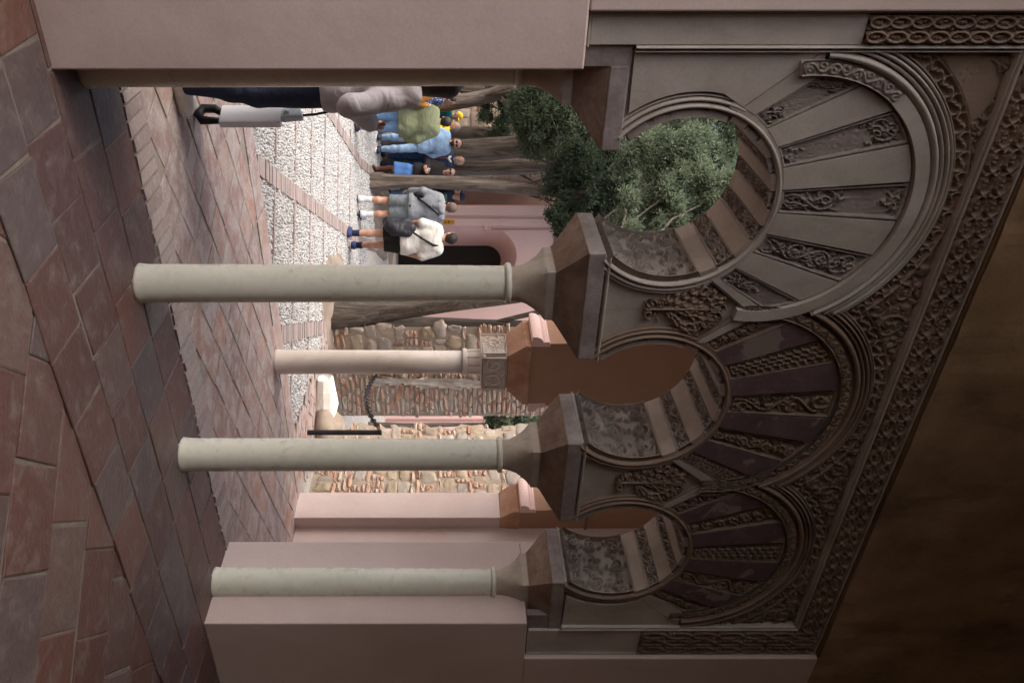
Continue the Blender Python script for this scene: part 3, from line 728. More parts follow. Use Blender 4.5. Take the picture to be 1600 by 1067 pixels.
# ------------------------------------------------------------------ courtyard ground
def ground_z(x, y): return np.clip((y-14.6)/2.2, 0, 1)*.25
xs = np.concatenate([np.linspace(-400, -14, 14), np.linspace(-13, 10, 70), np.linspace(11, 400, 14)]); ys = np.concatenate([[-400, -100, -30, -8, -2], np.linspace(0, 26, 80), [30, 60, 150, 400]])
G = np.zeros((len(xs), len(ys), 3)); G[..., 0] = xs[:, None]; G[..., 1] = ys[None]; G[..., 2] = -.041+ground_z(G[..., 0], G[..., 1])
b = MB(); b.grid(G); b.mk('ground', M['bedding'], kind='structure', smooth=True)
# cobbles: strips of pebbles set on edge between brick bands
BDIR = np.array([-.045, 1.]); BDIR /= np.linalg.norm(BDIR); SDIR = np.array([1, -.10]); SDIR /= np.linalg.norm(SDIR)
def band_u(x, y): return x-BDIR[0]/BDIR[1]*(y-9)     # lateral coordinate of the brick bands
def row_v(x, y): return y+.10*x
BANDS = [-4.75, -3.05, -1.60, -.13]; ROWS = [7.25, 8.2, 9.15, 10.15, 11.4, 12.8, 14.4]
def cobble_ok(x, y):
    s = x*CA+y*SA; d = -x*SA+y*CA
    right = .02+np.clip((10.2-y), 0, 4)*.47-.22*(y > 10.2)
    ok = (d > 6.37) & (x < right) & (y < np.where(x < -2., 16.7, 15.2)) & (x > -9)
    for bu in BANDS: ok &= np.abs(band_u(x, y)-bu) > .085
    for rv in ROWS: ok &= np.abs(row_v(x, y)-rv) > .032
    return ok
rng = np.random.default_rng(21)
def pebbles(name, y0, y1, pitch):
    gx = np.arange(-8.5, 2.4, pitch*.8); gy = np.arange(y0, y1, pitch*1.25)
    X, Y = np.meshgrid(gx, gy, indexing='ij'); X = X+rng.uniform(-.36, .36, X.shape)*pitch; Y = Y+rng.uniform(-.36, .36, X.shape)*pitch
    X = X.ravel(); Y = Y.ravel(); vis = (np.abs(X/Y-.0)*1 < .56) & cobble_ok(X, Y); X = X[vis]; Y = Y[vis]; n = len(X)
    k = 7; th = np.arange(k)*2*PI/k; tpl = np.concatenate([np.stack([np.cos(th), np.sin(th), np.full(k, -.3)], 1), np.stack([.8*np.cos(th), .8*np.sin(th), np.full(k, .6)], 1), np.stack([.42*np.cos(th), .42*np.sin(th), np.full(k, .93)], 1), [[0, 0, 1.]]])
    sx = pitch*rng.uniform(.40, .75, n); sy = pitch*rng.uniform(.35, .62, n); sz = pitch*rng.uniform(.6, 1.1, n); a = rng.normal(0, .6, n)
    P = tpl[None]*np.stack([sx, sy, sz], 1)[:, None]; P += rng.normal(0, .05*pitch, P.shape)
    ca, sa = np.cos(a)[:, None], np.sin(a)[:, None]; Q = np.stack([P[..., 0]*ca-P[..., 1]*sa+X[:, None], P[..., 0]*sa+P[..., 1]*ca+Y[:, None], P[..., 2]-.045+ground_z(X, Y)[:, None]+rng.uniform(-.006, .006, n)[:, None]], -1)
    m = len(tpl); q = np.concatenate([np.stack([np.arange(k)+r*k, (np.arange(k)+1) % k+r*k, (np.arange(k)+1) % k+(r+1)*k, np.arange(k)+(r+1)*k], 1) for r in range(2)])
    t3 = np.stack([np.arange(k)+2*k, (np.arange(k)+1) % k+2*k, np.full(k, 3*k)], 1); off = np.arange(n)[:, None, None]*m
    tint = np.repeat(rng.random(n), m)
    o = mk(name, Q.reshape(-1, 3), [(q[None]+off).reshape(-1, 4), (t3[None]+off).reshape(-1, 3)], M['pebble'], smooth=True, tint=tint)
    tag(o, 'white and grey pebbles set on edge in strips across the courtyard', 'cobblestones', kind='stuff')
pebbles('cobblestones', 5.4, 16.7, .033)
# brick bands and thin rows
b = MB(); rg = np.random.default_rng(5)
for bu in BANDS:
    y = 5.6
    while y < 16.6:
        l = rg.uniform(.06, .085); x = bu+BDIR[0]/BDIR[1]*(y-9); z = ground_z(x, y+l)-.03; z = float(z)
        if -SA*x+CA*y > 6.36: b.box(x-.085+rg.uniform(-.008, .008), x+.085+rg.uniform(-.008, .008), y, y+l*.9, z-.06, z+.022+rg.uniform(-.005, .005), rg.random())
        y += l
for rv in ROWS:
    for lo, hi in zip([-8.2]+BANDS, BANDS+[1.6]):
        x = lo+.10
        while x < hi-.12:
            l = rg.uniform(.2, .3); l = min(l, hi-.1-x); y = rv-.10*x
            if -SA*x+CA*y > 6.42 and x < .02+max(0, min(4, 10.2-y))*.47: b.hexa([(x,y-.026,-.08),(x+l*.97,y-.026-.1*l,-.08),(x+l*.97,y+.026-.1*l,-.08),(x,y+.026,-.08)]+[(px,py,-.012+rg.uniform(-.004,.004)) for px,py in ((x,y-.026),(x+l*.97,y-.026-.1*l),(x+l*.97,y+.026-.1*l),(x,y+.026))], rg.random())
            x += l+.004
b.mk('brick_bands', M['bandbrick'], tint=True, kind='structure')
# brick path along the right side of the cobbles
def in_path(x, y):
    right = .02+np.clip((10.2-y), 0, 4)*.47-.22*(y > 10.2); s, d = SD(x, y); return right+.05 < x < right+(.95 if y < 10 else .35) and d > 6.4 and y < 11.2
tiles('brick_path', math.radians(-25), in_path, .13, .26, M['tileo'], -.012, seed=12, gap=.012, bond=.5, zj=.006, org=(0, 9))
# earth beds under the trees
def bed(name, cx, cy, rx, ry, hgt, seed):
    rg = np.random.default_rng(seed); nu, nv = 40, 28; th = np.linspace(0, 2*PI, nu); r = np.linspace(0, 1, nv)
    G = np.zeros((nu, nv, 3)); w = 1+.07*np.sin(3*th+seed)+.04*np.sin(7*th)
    G[..., 0] = cx+rx*(r[None]*w[:, None])*np.cos(th)[:, None]; G[..., 1] = cy+ry*(r[None]*w[:, None])*np.sin(th)[:, None]
    no = smoothnoise((nu, nv), 3, rg)*.02; no[-1] = no[0]; no[:, 0] = no[0, 0]
    G[..., 2] = ground_z(G[..., 0], G[..., 1])-.06+hgt*(1-r[None]**3)+no*(r[None] < .95)*(r[None] > .05)
    b = MB(); b.grid(G, False); return b.mk(name, M['earth'], kind='structure', smooth=True)
bed('tree_bed', -.42, 11.5, 1.0, 1.3, .17, 1); bed('planting_bed', -5.4, 18.9, 3.6, 1.75, .26, 2); bed('sloping_bed', -2.6, 16.9, .9, 1.25, .20, 3)
# ------------------------------------------------------------------ ruined masonry
SU = np.array([-1, -.9, -.62, -.25, .25, .62, .9, 1]); BU = np.array([-1, -.93, -.45, .45, .93, 1.])
def stone_patch(w, h, rng, n=7, dep=.05, p=4.):
    """domed, knobbly stone of size w x h: local (x, z, out) grid"""
    u = SU if n == 8 else BU; n = len(u); U, Vv = np.meshgrid(u, u, indexing='ij'); e = rng.uniform(2.6, 6)
    r = (np.abs(U)**e+np.abs(Vv)**e)**(1/e); mx = np.maximum(np.abs(U), np.abs(Vv))+1e-9; k = mx/(r+1e-9); k = np.where(mx < 1e-6, 1, k)
    X = U*k*w/2; Z = Vv*k*h/2; H = dep*np.clip(1-mx**p, 0, 1)**.55
    H = H*(1+.3*smoothnoise((n, n), 2, rng))+.007*smoothnoise((n, n), 1, rng)*(mx < .95); X += smoothnoise((n, n), 3, rng)*w*.075; Z += smoothnoise((n, n), 3, rng)*h*.075; a = rng.normal(0, .05); X, Z = X-a*Z, Z+a*X
    return X, Z, H-.008
def masonry(w, h, rng, mode='rubble', stone=.2, rag=0.):
    """list of (x0, z0, width, height, kind) blocks in courses on a w x h face"""
    z = 0.; out = []
    while z < h:
        if mode == 'brick': hc = .058; kinds = 'b'
        else: hc = rng.choice([.05, rng.uniform(.8, 1.25)*stone*.85], p=[.52, .48]); kinds = 'b' if hc == .05 else 's'
        x = -rng.uniform(0, .1)
        wid = w+(rng.uniform(-rag, rag*.25) if rag else 0)
        while x < wid:
            l = rng.uniform(.13, .29) if kinds == 'b' else stone*rng.choice([.45, .7, 1., 1.3, 1.7])*rng.uniform(.85, 1.15)
            if kinds == 's' and rng.random() < .3:      # a stack of brick bits between the stones
                q = 0; l = rng.uniform(.07, .12)
                while q < hc-.03: out.append((x, z+q, l, .05, 'b')); q += .054
            else: out.append((x, z+rng.uniform(-.006, .006), min(l, wid-x+.02), hc, kinds))
            x += l+.012
        z += hc+.012
    return out
def build_wall(parent, org, ux, thick, w, h, rng, top=None, parts=(('rubble', 0., 1.),), stone=.2, names=('stones', 'bricks'), left=None, skew=0.):
    """wall with local x along, y into the wall; face towards -y. top(x) gives the ragged crest"""
    b = MB(); nx, nz = 30, 30; x = np.linspace(0, w, nx); tp = np.array([top(v) if top else h for v in x])
    P = np.zeros((nx, nz, 3)); P[..., 0] = x[:, None]; P[..., 2] = np.linspace(-.1, 1, nz)[None]*tp[:, None]; P[..., 1] = .004+.006*smoothnoise((nx, nz), 3, rng)
    if left is not None: P[..., 0] += (left(P[..., 2]))*(1-x/w)[:, None]
    Bk = P.copy(); Bk[..., 1] = thick; Bk[..., 0] += skew*(1-x/w)[:, None]; b.grid(P); b.grid(Bk, True)
    for e, f in ((P[0], Bk[0]), (P[-1], Bk[-1]), (P[:, -1], Bk[:, -1])): b.grid(np.stack([e, f]), e is not P[0])
    b.mk('mortar_core', M['wallrub'], parent)
    S, Bk = MB(), MB()
    for mode, a, c in parts:
        for (x0, z0, l, hc, kd) in masonry(w*(c-a), h, rng, mode, stone, .10 if mode == 'brick' else 0):
            cx = w*a+x0+l/2; cz = z0+hc/2
            lx = left(cz) if left is not None else 0
            if cx < lx+.02 or cz > (top(min(max(cx, 0), w)) if top else h)-.02: continue
            if kd == 's':
                X, Z, H = stone_patch(l*.96, hc, rng, 8, rng.uniform(.010, .030)); tt = rng.random(); S.grid(np.stack([cx+X, -H, cz+Z], -1), False, t=tt)
            else:
                X, Z, H = stone_patch(l*.96, hc*.95, rng, 5, rng.uniform(.012, .030), 9); Bk.grid(np.stack([cx+X, -H, cz+Z], -1), False, t=rng.random())
    if S.V: S.mk(names[0], M['stone'], parent, tint=True, smooth=True)
    if Bk.V: Bk.mk(names[1], M['brick'], parent, tint=True)
rng = np.random.default_rng(31)
p0 = W(5.84, 9.0); rw = thing('ruined_wall', 'ruined stone wall with tall crumbling brick pier behind the marble column', 'wall', (p0[0], p0[1], 0), ANG)
build_wall(rw, None, None, .55, 1.55, 3.9, rng, lambda x: 3.75+.1*math.sin(x*9), (('rubble', 0, .56), ('brick', .56, 1.0)), .2, skew=.42)
# plaster patch hanging on between stone and brick
b = MB(); n1, n2 = 26, 60; P = np.zeros((n1, n2, 3)); U, V = np.meshgrid(np.linspace(0, 1, n1), np.linspace(0, 1, n2), indexing='ij'); no = smoothnoise((n1, n2), 5, rng); no2 = smoothnoise((n1, n2), 2, rng)
P[..., 0] = .80+.42*U; P[..., 2] = .55+3.2*V; P[..., 1] = -.075+.02*no+.010*no2
edge = .70*(.35+.75*V)-U+.12*no+.05*no2; mask = (edge > 0)[:-1, :-1] & (edge > 0)[1:, 1:]
b.grid(P, False, mask); b.mk('plaster_patch', plaster('crumbling_plaster', [(.36,.31,.25),(.46,.41,.35),(.54,.50,.45)], 5, .6, (.28,.22,.15), 1.2, 26), rw)
p0 = W(6.70, 7.95); rw2 = thing('ruined_wall', 'rubble wall of stones and brick courses running back from the pink pilaster', 'wall', (p0[0], p0[1], 0), ANG-PI/2)
build_wall(rw2, None, None, .45, 1.75, 3.6, rng, lambda x: 3.5, (('rubble', 0, 1.),), .19, left=lambda z: .05*np.sin(z*9)+.04*np.sin(z*23+1)-.0)
# big rubble wall far left behind the trees
rw3 = thing('ruined_wall', 'long rubble wall in the far left behind the cypress trunks', 'wall', (-14.5, 21.2, .2), 0)
build_wall(rw3, None, None, .6, 10.1, 4.6, np.random.default_rng(35), lambda x: 4.3+.15*math.sin(x*3), (('rubble', 0, 1.),), .34)
# ------------------------------------------------------------------ pink buildings behind
bld = thing('pink_building', 'salmon pink plastered building with an arched passage behind the trees', 'building', (-2.3, 21, .2), 0)
class BB(MB):
    def mk(s, name, mat, parent=None, **k):
        s.V = [v-np.array([-2.3, 21, .2], np.float32) for v in s.V]; return MB.mk(s, name, mat, parent, **k)
XL, XR, ZS = -3.02, -1.52, 2.66
def bpoly(pts, y0, y1, name, mat):
    b = BB(); poly_prism(b, pts, y0, y1); return b.mk(name, mat, bld)
xc, R = (XL+XR)/2, (XR-XL)/2
archp = [(xc+R*math.cos(t), ZS+1.02*R*math.sin(t)) for t in np.linspace(PI, 0, 24)]
bpoly([(-3.62, -.05), (XL, -.05)]+archp+[(XR, -.05), (4.2, -.05), (4.2, 6.2), (-3.62, 6.2)], 21.0, 21.5, 'facade', M['salmon'])
def reveal(xl, y): return [(xl, .2-.25)]+[(xc+(xc-xl)*-1*math.cos(PI-q)*-1 if False else xc-(xc-xl)*math.cos(q), ZS+1.02*(xc-xl)*math.sin(q)) for q in np.linspace(0, PI, 24)]+[(2*xc-xl, -.05)]
r0, r1 = reveal(XL+.002, 21), reveal(XL+.34, 22.15)
b = BB(); b.grid(np.array([[(p[0], 21.02, p[1]) for p in r0], [(p[0], 22.15, p[1]) for p in r1]])); b.mk('splayed_reveal', M['salmon'], bld)
b = BB(); b.box(-3.6, -1.0, 22.16, 22.3, 0, 4.6); b.mk('dark_door', M['wood'], bld)
b = BB()
b.box(-3.56, -3.34, 20.93, 20.999, -.05, 6.19); b.box(-3.25, -3.06, 20.95, 20.999, -.05, 6.19); b.box(-3.07, XL+.06, 20.94, 20.998, ZS-.10, ZS-.02); b.mk('pilaster', M['salmon'], bld, bevel=.01)
b = BB(); b.box(XL-.02, XL+.05, 20.97, 21.45, ZS-.1, ZS-.06); b.box(XL-.02, XL+.07, 20.96, 21.45, ZS-.055, ZS-.015); b.mk('impost_moulding', M['salmon'], bld)
b = BB(); b.box(-2.99, 1.0, 20.975, 20.999, 4.42, 4.47); b.box(-2.99, -2.955, 20.975, 20.999, 2.75, 4.42); b.mk('frame_groove', flat('groove_shadow_salmon', (.42, .25, .21), .9), bld)  # darker raised strips painted in for the shadow line of a recessed frame
b = BB(); b.box(-9, -3.64, 21.9, 22.3, -.1, 5.6); b.mk('set_back_wall', flat('salmon_with_recess_shade', (.40, .27, .225), .9, .08, 3), bld)  # shade of the recess is put into this wall's colour
sg = thing('number_plate', 'small yellow plate with dark symbols on pink pilaster', 'sign', (-3.155, 20.945, 1.6), 0)
b = MB(); b.box(-.06, .06, -.02, 0, -.12, .17); b.mk('plate', flat('yellow_sign_paint', (.62, .30, .02), .5, .05), sg, bevel=.006)
for (x0, x1, z0, z1) in ((-.025, -.012, -.085, -.035), (.006, .026, -.085, -.045), (-.03, -.018, 0, .05), (-.008, .008, 0, .05), (.02, .03, 0, .05), (-.012, .012, .115, .125)):
    b = MB(); b.box(x0, x1, -.024, -.021, z0, z1); b.mk('symbol', M['black'], sg)
gw = thing('garden_wall', 'pink plastered wall with a thin ledge seen through the gap in the ruins', 'wall', (2.0, 17.6, 0), 0)
b = MB(); b.box(-1.9, 2.6, 0, .3, -.1, 4.6); b.mk('plaster_face', M['salmon'], gw)
b = MB(); b.box(-.28, -.235, -.03, -.001, .05, 4.6); b.mk('groove', flat('groove_shadow_rose', (.40, .23, .21), .9), gw)  # darker raised strip stands in for the shadow line of a vertical groove
# post, chain and stones in the gap
po = thing('iron_post', 'dark iron post holding a chain beside the gap', 'post', (1.04, 9.05, -.05), 0)
b = MB(); b.tube([(0, 0, 0), (0, 0, .3), (0, 0, .875)], .030, 12); b.mk('shaft', M['iron'], po); b = MB(); b.lathe([(.031, .87), (.034, .875), (.034, .885), (.02, .892)], 12); b.mk('cap', M['iron'], po)
A = np.array([.98, 9.05, .80]); Bp = np.array(W(6.62, 8.93, .58)); b = MB()
pts = []
for t in np.linspace(0, 1, 28):
    q = A+(Bp-A)*t; q = q-np.array([0, 0, .13*(1-(2*t-1)**2)]); pts.append(q)
for i, q in enumerate(pts):
    d = (pts[min(i+1, 27)]-pts[max(i-1, 0)]); d /= np.linalg.norm(d); sd = np.array([0, 0, 1.]) if i % 2 else np.array([-d[1], d[0], 0]); sd = sd-d*np.dot(sd, d); sd /= np.linalg.norm(sd)
    L = np.linalg.norm(Bp-A)/27*.72; th = np.linspace(0, 2*PI, 11); b.tube([q+d*L*math.cos(t)+sd*L*.55*math.sin(t) for t in th], .0075, 5, False)
tag(b.mk('hanging_chain', M['iron']), 'sagging dark iron chain strung from the post to the ruined wall', 'chain')
mbk = MB(); rg = np.random.default_rng(3); prof = [(-.36, .10, .14), (-.20, .12, .18), (.0, .14, .2), (.12, .13, .19), (.32, .05, .12)]; rows = []
for (x, hz, hy) in prof:
    th = np.linspace(0, 2*PI, 13)[:-1]; rows.append(np.stack([np.full(12, x), hy*np.sign(np.cos(th))*np.abs(np.cos(th))**.6, .17+hz*np.sign(np.sin(th))*np.abs(np.sin(th))**.6], 1))
V = np.concatenate(rows); V += rg.normal(0, .008, V.shape); mbk.add(V, [gridfaces(5, 12, True), np.array([list(range(12))[::-1]]), np.array([list(range(48, 60))])])
o = mbk.mk('marble_block', M['marblew'], smooth=False, loc=(.80, 9.85, -.09), rot=.2, bevel=.02); tag(o, 'rough white marble block lying by the foot of the brick pier', 'stone block')
def boulder(name, x, y, r, label, mat, seed, sc=(1, 1, .8)):
    rg = np.random.default_rng(seed); n, m = 14, 10; th = np.linspace(0, 2*PI, n+1)[:-1]; ph = np.linspace(.05, PI-.05, m); no = smoothnoise((n, m), 3, rg)
    no[:, 0] = 0; rr = r*(1+.2*no); G = np.stack([rr*np.sin(ph)[None]*np.cos(th)[:, None]*sc[0], rr*np.sin(ph)[None]*np.sin(th)[:, None]*sc[1], rr*np.cos(ph)[None]*sc[2]+0*th[:, None]], -1)
    b = MB(); G = G.transpose(1, 0, 2); b.add(G.reshape(-1, 3), gridfaces(m, n, True)); o = b.mk(name, mat, smooth=True, loc=(x, y, r*.4)); return tag(o, label, 'boulder')
boulder('boulder', 1.13, 9.75, .24, 'tan boulder half hidden behind the pale column left of the rubble wall', M['wallrub'], 4, (1.2, 1, .9)); boulder('boulder', 1.42, 10.5, .2, 'brownish boulder behind the iron post', M['stone'], 5, (1.7, 1, .9))
# ------------------------------------------------------------------ trees
def px(x, U, y): return np.array([(U-533)/1236*y, y, 1.6+(x-700)/1236*y])     # a spot in the place, y metres out
def trunk_mesh(b, pts, rad, seed, n=20, flare=.5):
    rg = np.random.default_rng(seed); pts = np.asarray(pts, float)
    pts = np.concatenate([[pts[0]-np.array([0, 0, .3])], pts]); rad = [rad[0]*1.02]+list(rad)
    t = np.linspace(0, 1, len(pts)); tt = np.linspace(0, 1, 44)
    P = np.stack([np.interp(tt, t, pts[:, i]) for i in range(3)], 1)
    for _ in range(6): P[1:-1] = (P[:-2]+2*P[1:-1]+P[2:])/4
    r = np.interp(tt, t, rad); ph = rg.uniform(0, 6.3, 5); fl = np.exp(-tt*len(tt)/4.5)*flare
    def wob(i, th):
        z = tt[i]*6
        return 1+.10*np.sin(3*th+ph[0]+z*.8)+.07*np.sin(5*th+ph[1]-z)+.05*np.sin(9*th+ph[2]+z*.5)+.03*np.sin(14*th+ph[3]+z*1.5)+fl[i]*(1+.5*np.sin(4*th+ph[4]))
    b.tube(P, r, n, True, wob); return P
def crown_mesh(clumps, rng, per, leaf=(.080, .0105), up=.5):
    per = int(per*3.4)
    """sprays of small pointed leaf plates gathered in clumps. clumps: (x,y,z,r,shade)"""
    per = int(per); c = np.array([q[:4] for q in clumps]); sh = np.array([q[4] for q in clumps]); n = len(c)*per
    idx = np.repeat(np.arange(len(c)), per); d = rng.normal(size=(n, 3)); d /= np.linalg.norm(d, axis=1)[:, None]
    rr = np.abs(rng.normal(.45, .38, n)).clip(0, 1.5); p = c[idx, :3]+d*(rr*c[idx, 3])[:, None]*np.array([1.15, 1.15, .8])
    ax = d+rng.normal(0, .5, (n, 3))+np.array([0, 0, up]); ax /= np.linalg.norm(ax, axis=1)[:, None]
    sd = np.cross(ax, rng.normal(size=(n, 3))); sd /= np.linalg.norm(sd, axis=1)[:, None]+1e-9
    L = leaf[0]*rng.uniform(.6, 1.4, n)[:, None]; w = leaf[1]*rng.uniform(.6, 1.4, n)[:, None]
    bend = np.cross(ax, sd)*L*.15
    V = np.stack([p-ax*L*.5, p+sd*w+bend*.5, p+ax*L*.5, p-sd*w+bend*.5], 1).reshape(-1, 3)
    F = np.arange(n*4).reshape(-1, 4); t = np.repeat(np.clip(sh[idx]+rng.normal(0, .16, n), 0, 1), 4)
    return V, F, t
def crown_clumps(lobes, rng):
    """lobes: (centre, radii, count, clump radius, tone): clumps sit on and inside uneven ellipsoids"""
    out = []
    for (ctr, rad, cnt, cr, tone) in lobes:
        for _ in range(cnt):
            d = rng.normal(size=3); d /= np.linalg.norm(d); r = rng.uniform(.25, 1)**.4
            q = np.array(ctr)+d*np.array(rad)*r; out.append((*q, cr*rng.uniform(.6, 1.3), np.clip(tone+rng.normal(0, .12), 0, 1)))
    return out
def tree(label, pts, rad, lobes, seed, mat='leaf', per=120, twigs=14, base=None, leaf=(.080, .0105), flare=.5, cat='tree', bark='bark'):
    rng = np.random.default_rng(seed); pts = np.array(pts, float); base = pts[0].copy()
    t = thing('cypress_tree', label, cat, tuple(base), 0, 'cypress trees in the courtyard')
    b = MB(); P = trunk_mesh(b, pts-base, rad, seed, 24, flare); b.mk('trunk', M[bark], t, smooth=True)
    cl = crown_clumps(lobes, rng); b = MB(); top = P[-1]
    pick = rng.choice(len(cl), min(len(cl), twigs), False)
    for q in pick:
        e = np.array(cl[q][:3])-base; k = P[rng.integers(int(len(P)*.6), len(P))]; mid = (k+e)/2+rng.normal(0, .12, 3); b.tube([k, mid, e], [.03, .018, .006], 6)
    for q in range(twigs*2):
        e = np.array(cl[pick[rng.integers(len(pick))]][:3])-base; f = e+rng.normal(0, .28, 3); b.tube([e, (e+f)/2+rng.normal(0, .03, 3), f], [.008, .006, .003], 4)
    b.mk('branches', M['bark'], t, smooth=True)
    V, F, tt = crown_mesh(cl, rng, per, leaf); mk('crown', V-base, F, M[mat], t, tint=tt)
    return t
# near leaning tree by the marble column; its crown hangs before the first arch
tree('cypress with thick leaning trunk growing beside the first arcade column', [px(528, 490, 10.85), px(560, 490, 10.85), px(620, 481, 10.9), px(700, 468, 11.0), px(790, 459, 11.4), px(900, 446, 11.3), px(1000, 430, 11.3)], [.22, .195, .175, .155, .13, .095, .06],
     [(px(1085, 285, 12.2), (.75, .5, .62), 60, .22, .8), (px(1035, 345, 12.0), (.55, .5, .8), 46, .2, .75), (px(1120, 210, 12.6), (.6, .5, .5), 40, .22, .72), (px(1010, 245, 12.6), (.45, .45, .5), 26, .2, .75), (px(1140, 330, 12), (.6, .5, .5), 36, .2, .7)], 11, per=170, bark='barkd')
tree('straight dark cypress trunk standing behind the leaning one against pink wall', [px(568, 505, 13.2), px(620, 506, 13.2), px(720, 508, 13.2), px(830, 511, 13.2), px(960, 512, 13.2)], [.16, .13, .12, .11, .06],
     [((-.3, 13.4, 6.0), (1.2, 1, 1.2), 50, .26, .3)], 12, mat='leafd', per=110, bark='barkd')
tree('slim dark cypress leaning right beside the man in grey hoodie', [px(574, 286, 15.6), px(620, 284, 15.6), px(700, 285, 15.5), px(780, 292, 15.4), px(872, 300, 15.2), px(960, 306, 15)], [.19, .13, .12, .11, .10, .05],
     [(px(920, 285, 14.8), (.95, .7, .8), 60, .25, .15), (px(885, 335, 14.4), (.36, .3, .34), 20, .15, .3), (px(965, 300, 15.4), (.9, .8, .9), 44, .28, .05)], 13, mat='leafd', per=130, flare=.28)
tree('peeling grey cypress trunk behind the bald man', [px(592, 262, 17.4), px(640, 262, 17.4), px(700, 262, 17.4), px(790, 262, 17.3), px(870, 258, 17.2), px(1000, 255, 17)], [.26, .2, .18, .165, .15, .07],
     [(px(1040, 285, 17.6), (1.3, .8, 1.0), 50, .32, .1), (px(905, 245, 16.2), (.8, .6, .7), 40, .24, .4), (px(1120, 330, 17.8), (1.3, .9, .9), 50, .34, .2)], 14, mat='leafd', per=130)
tree('broad twin stemmed cypress behind the man in denim shirt', [px(592, 241, 16.9), px(640, 241, 16.9), px(700, 241, 16.9), px(780, 233, 16.8), px(860, 225, 16.6), px(1000, 215, 16.4)], [.33, .27, .25, .23, .19, .08],
     [(px(930, 205, 15.2), (.85, .6, .75), 66, .24, .7), (px(870, 190, 15.6), (.7, .5, .5), 36, .22, .55), (px(985, 265, 15), (.6, .5, .6), 34, .22, .6), (px(1090, 150, 16.4), (1.6, .8, 1.4), 70, .3, .5)], 15, per=140)
tree('leaning cypress with its foot behind the yellow hat', [px(596, 193, 18.2), px(650, 199, 18.2), px(715, 206, 18.1), px(805, 219, 18), px(900, 235, 17.8), px(1000, 240, 17.8)], [.19, .14, .125, .12, .1, .05],
     [(px(1030, 250, 18.6), (1.9, .8, 1.9), 80, .36, .2), (px(780, 178, 17.6), (.6, .4, .45), 22, .2, .2)], 16, mat='leafd', per=130)
tree('pale cypress leaning left at the edge of the view beside the leftmost column', [px(590, 176, 16.6), px(640, 170, 16.6), px(700, 162, 16.5), px(760, 151, 16.4), px(800, 136, 16.2), px(880, 100, 16)], [.22, .17, .155, .14, .12, .06],
     [(px(838, 168, 15.4), (.72, .5, .50), 64, .2, .12), (px(868, 142, 15.2), (.5, .4, .45), 34, .2, .5), (px(850, 205, 15.8), (.5, .4, .45), 30, .2, .2), (px(960, 140, 15.5), (1, .7, 1), 50, .28, .55)], 17, per=150)  # low lobe toned dark: shade under the crowns put into its colour
tree('slender young cypress at the far left behind the leaning pale one', [px(600, 139, 19), px(660, 138, 19), px(720, 137, 19), px(800, 140, 19)], [.15, .11, .10, .07],
     [(px(850, 150, 18.8), (1.3, .8, .9), 50, .3, .2), (px(960, 190, 19.2), (2, .8, 1.6), 70, .36, .2)], 18, mat='leafd', per=120)
# tall screen of cypress behind the roofs closes the view upward
for (lab, U, y, tone, sd) in (('tall dark cypress filling the upper left arch opening', 215, 19.8, .25, 21), ('tall dark cypress rising over the pink building', 372, 24, .15, 22)):
    q = px(600, U, y); top = px(1150, U, y)
    tree(lab, [q, px(760, U, y), px(950, U, y), px(1120, U, y)], [.28, .22, .16, .06], [(px(1080, U, y), (2.3, .7, 2.6), 120, .42, tone), (px(960, U-20, y), (2.0, .6, 1.6), 70, .38, tone-.1)], sd, mat='leafd', per=110, leaf=(.13, .022))
rng = np.random.default_rng(61); q = np.array([1.62, 15.4, 0.])
t = thing('evergreen_shrub', 'evergreen shrub top poking out above the gap in the ruined wall', 'shrub', tuple(q), 0)
b = MB(); trunk_mesh(b, [(0, 0, -.05), (.02, 0, .8), (0, .02, 1.6), (-.02, 0, 2.6)], [.06, .05, .04, .02], 3, 10); b.mk('trunk', M['bark'], t, smooth=True)
V, F, tt = crown_mesh(crown_clumps([((0, 0, 2.75), (.42, .4, .5), 60, .16, .45), ((.1, .1, 3.3), (.5, .4, .4), 30, .2, .4)], rng), rng, 90, (.08, .012)); mk('crown', V, F, M['leaf'], t, tint=tt)
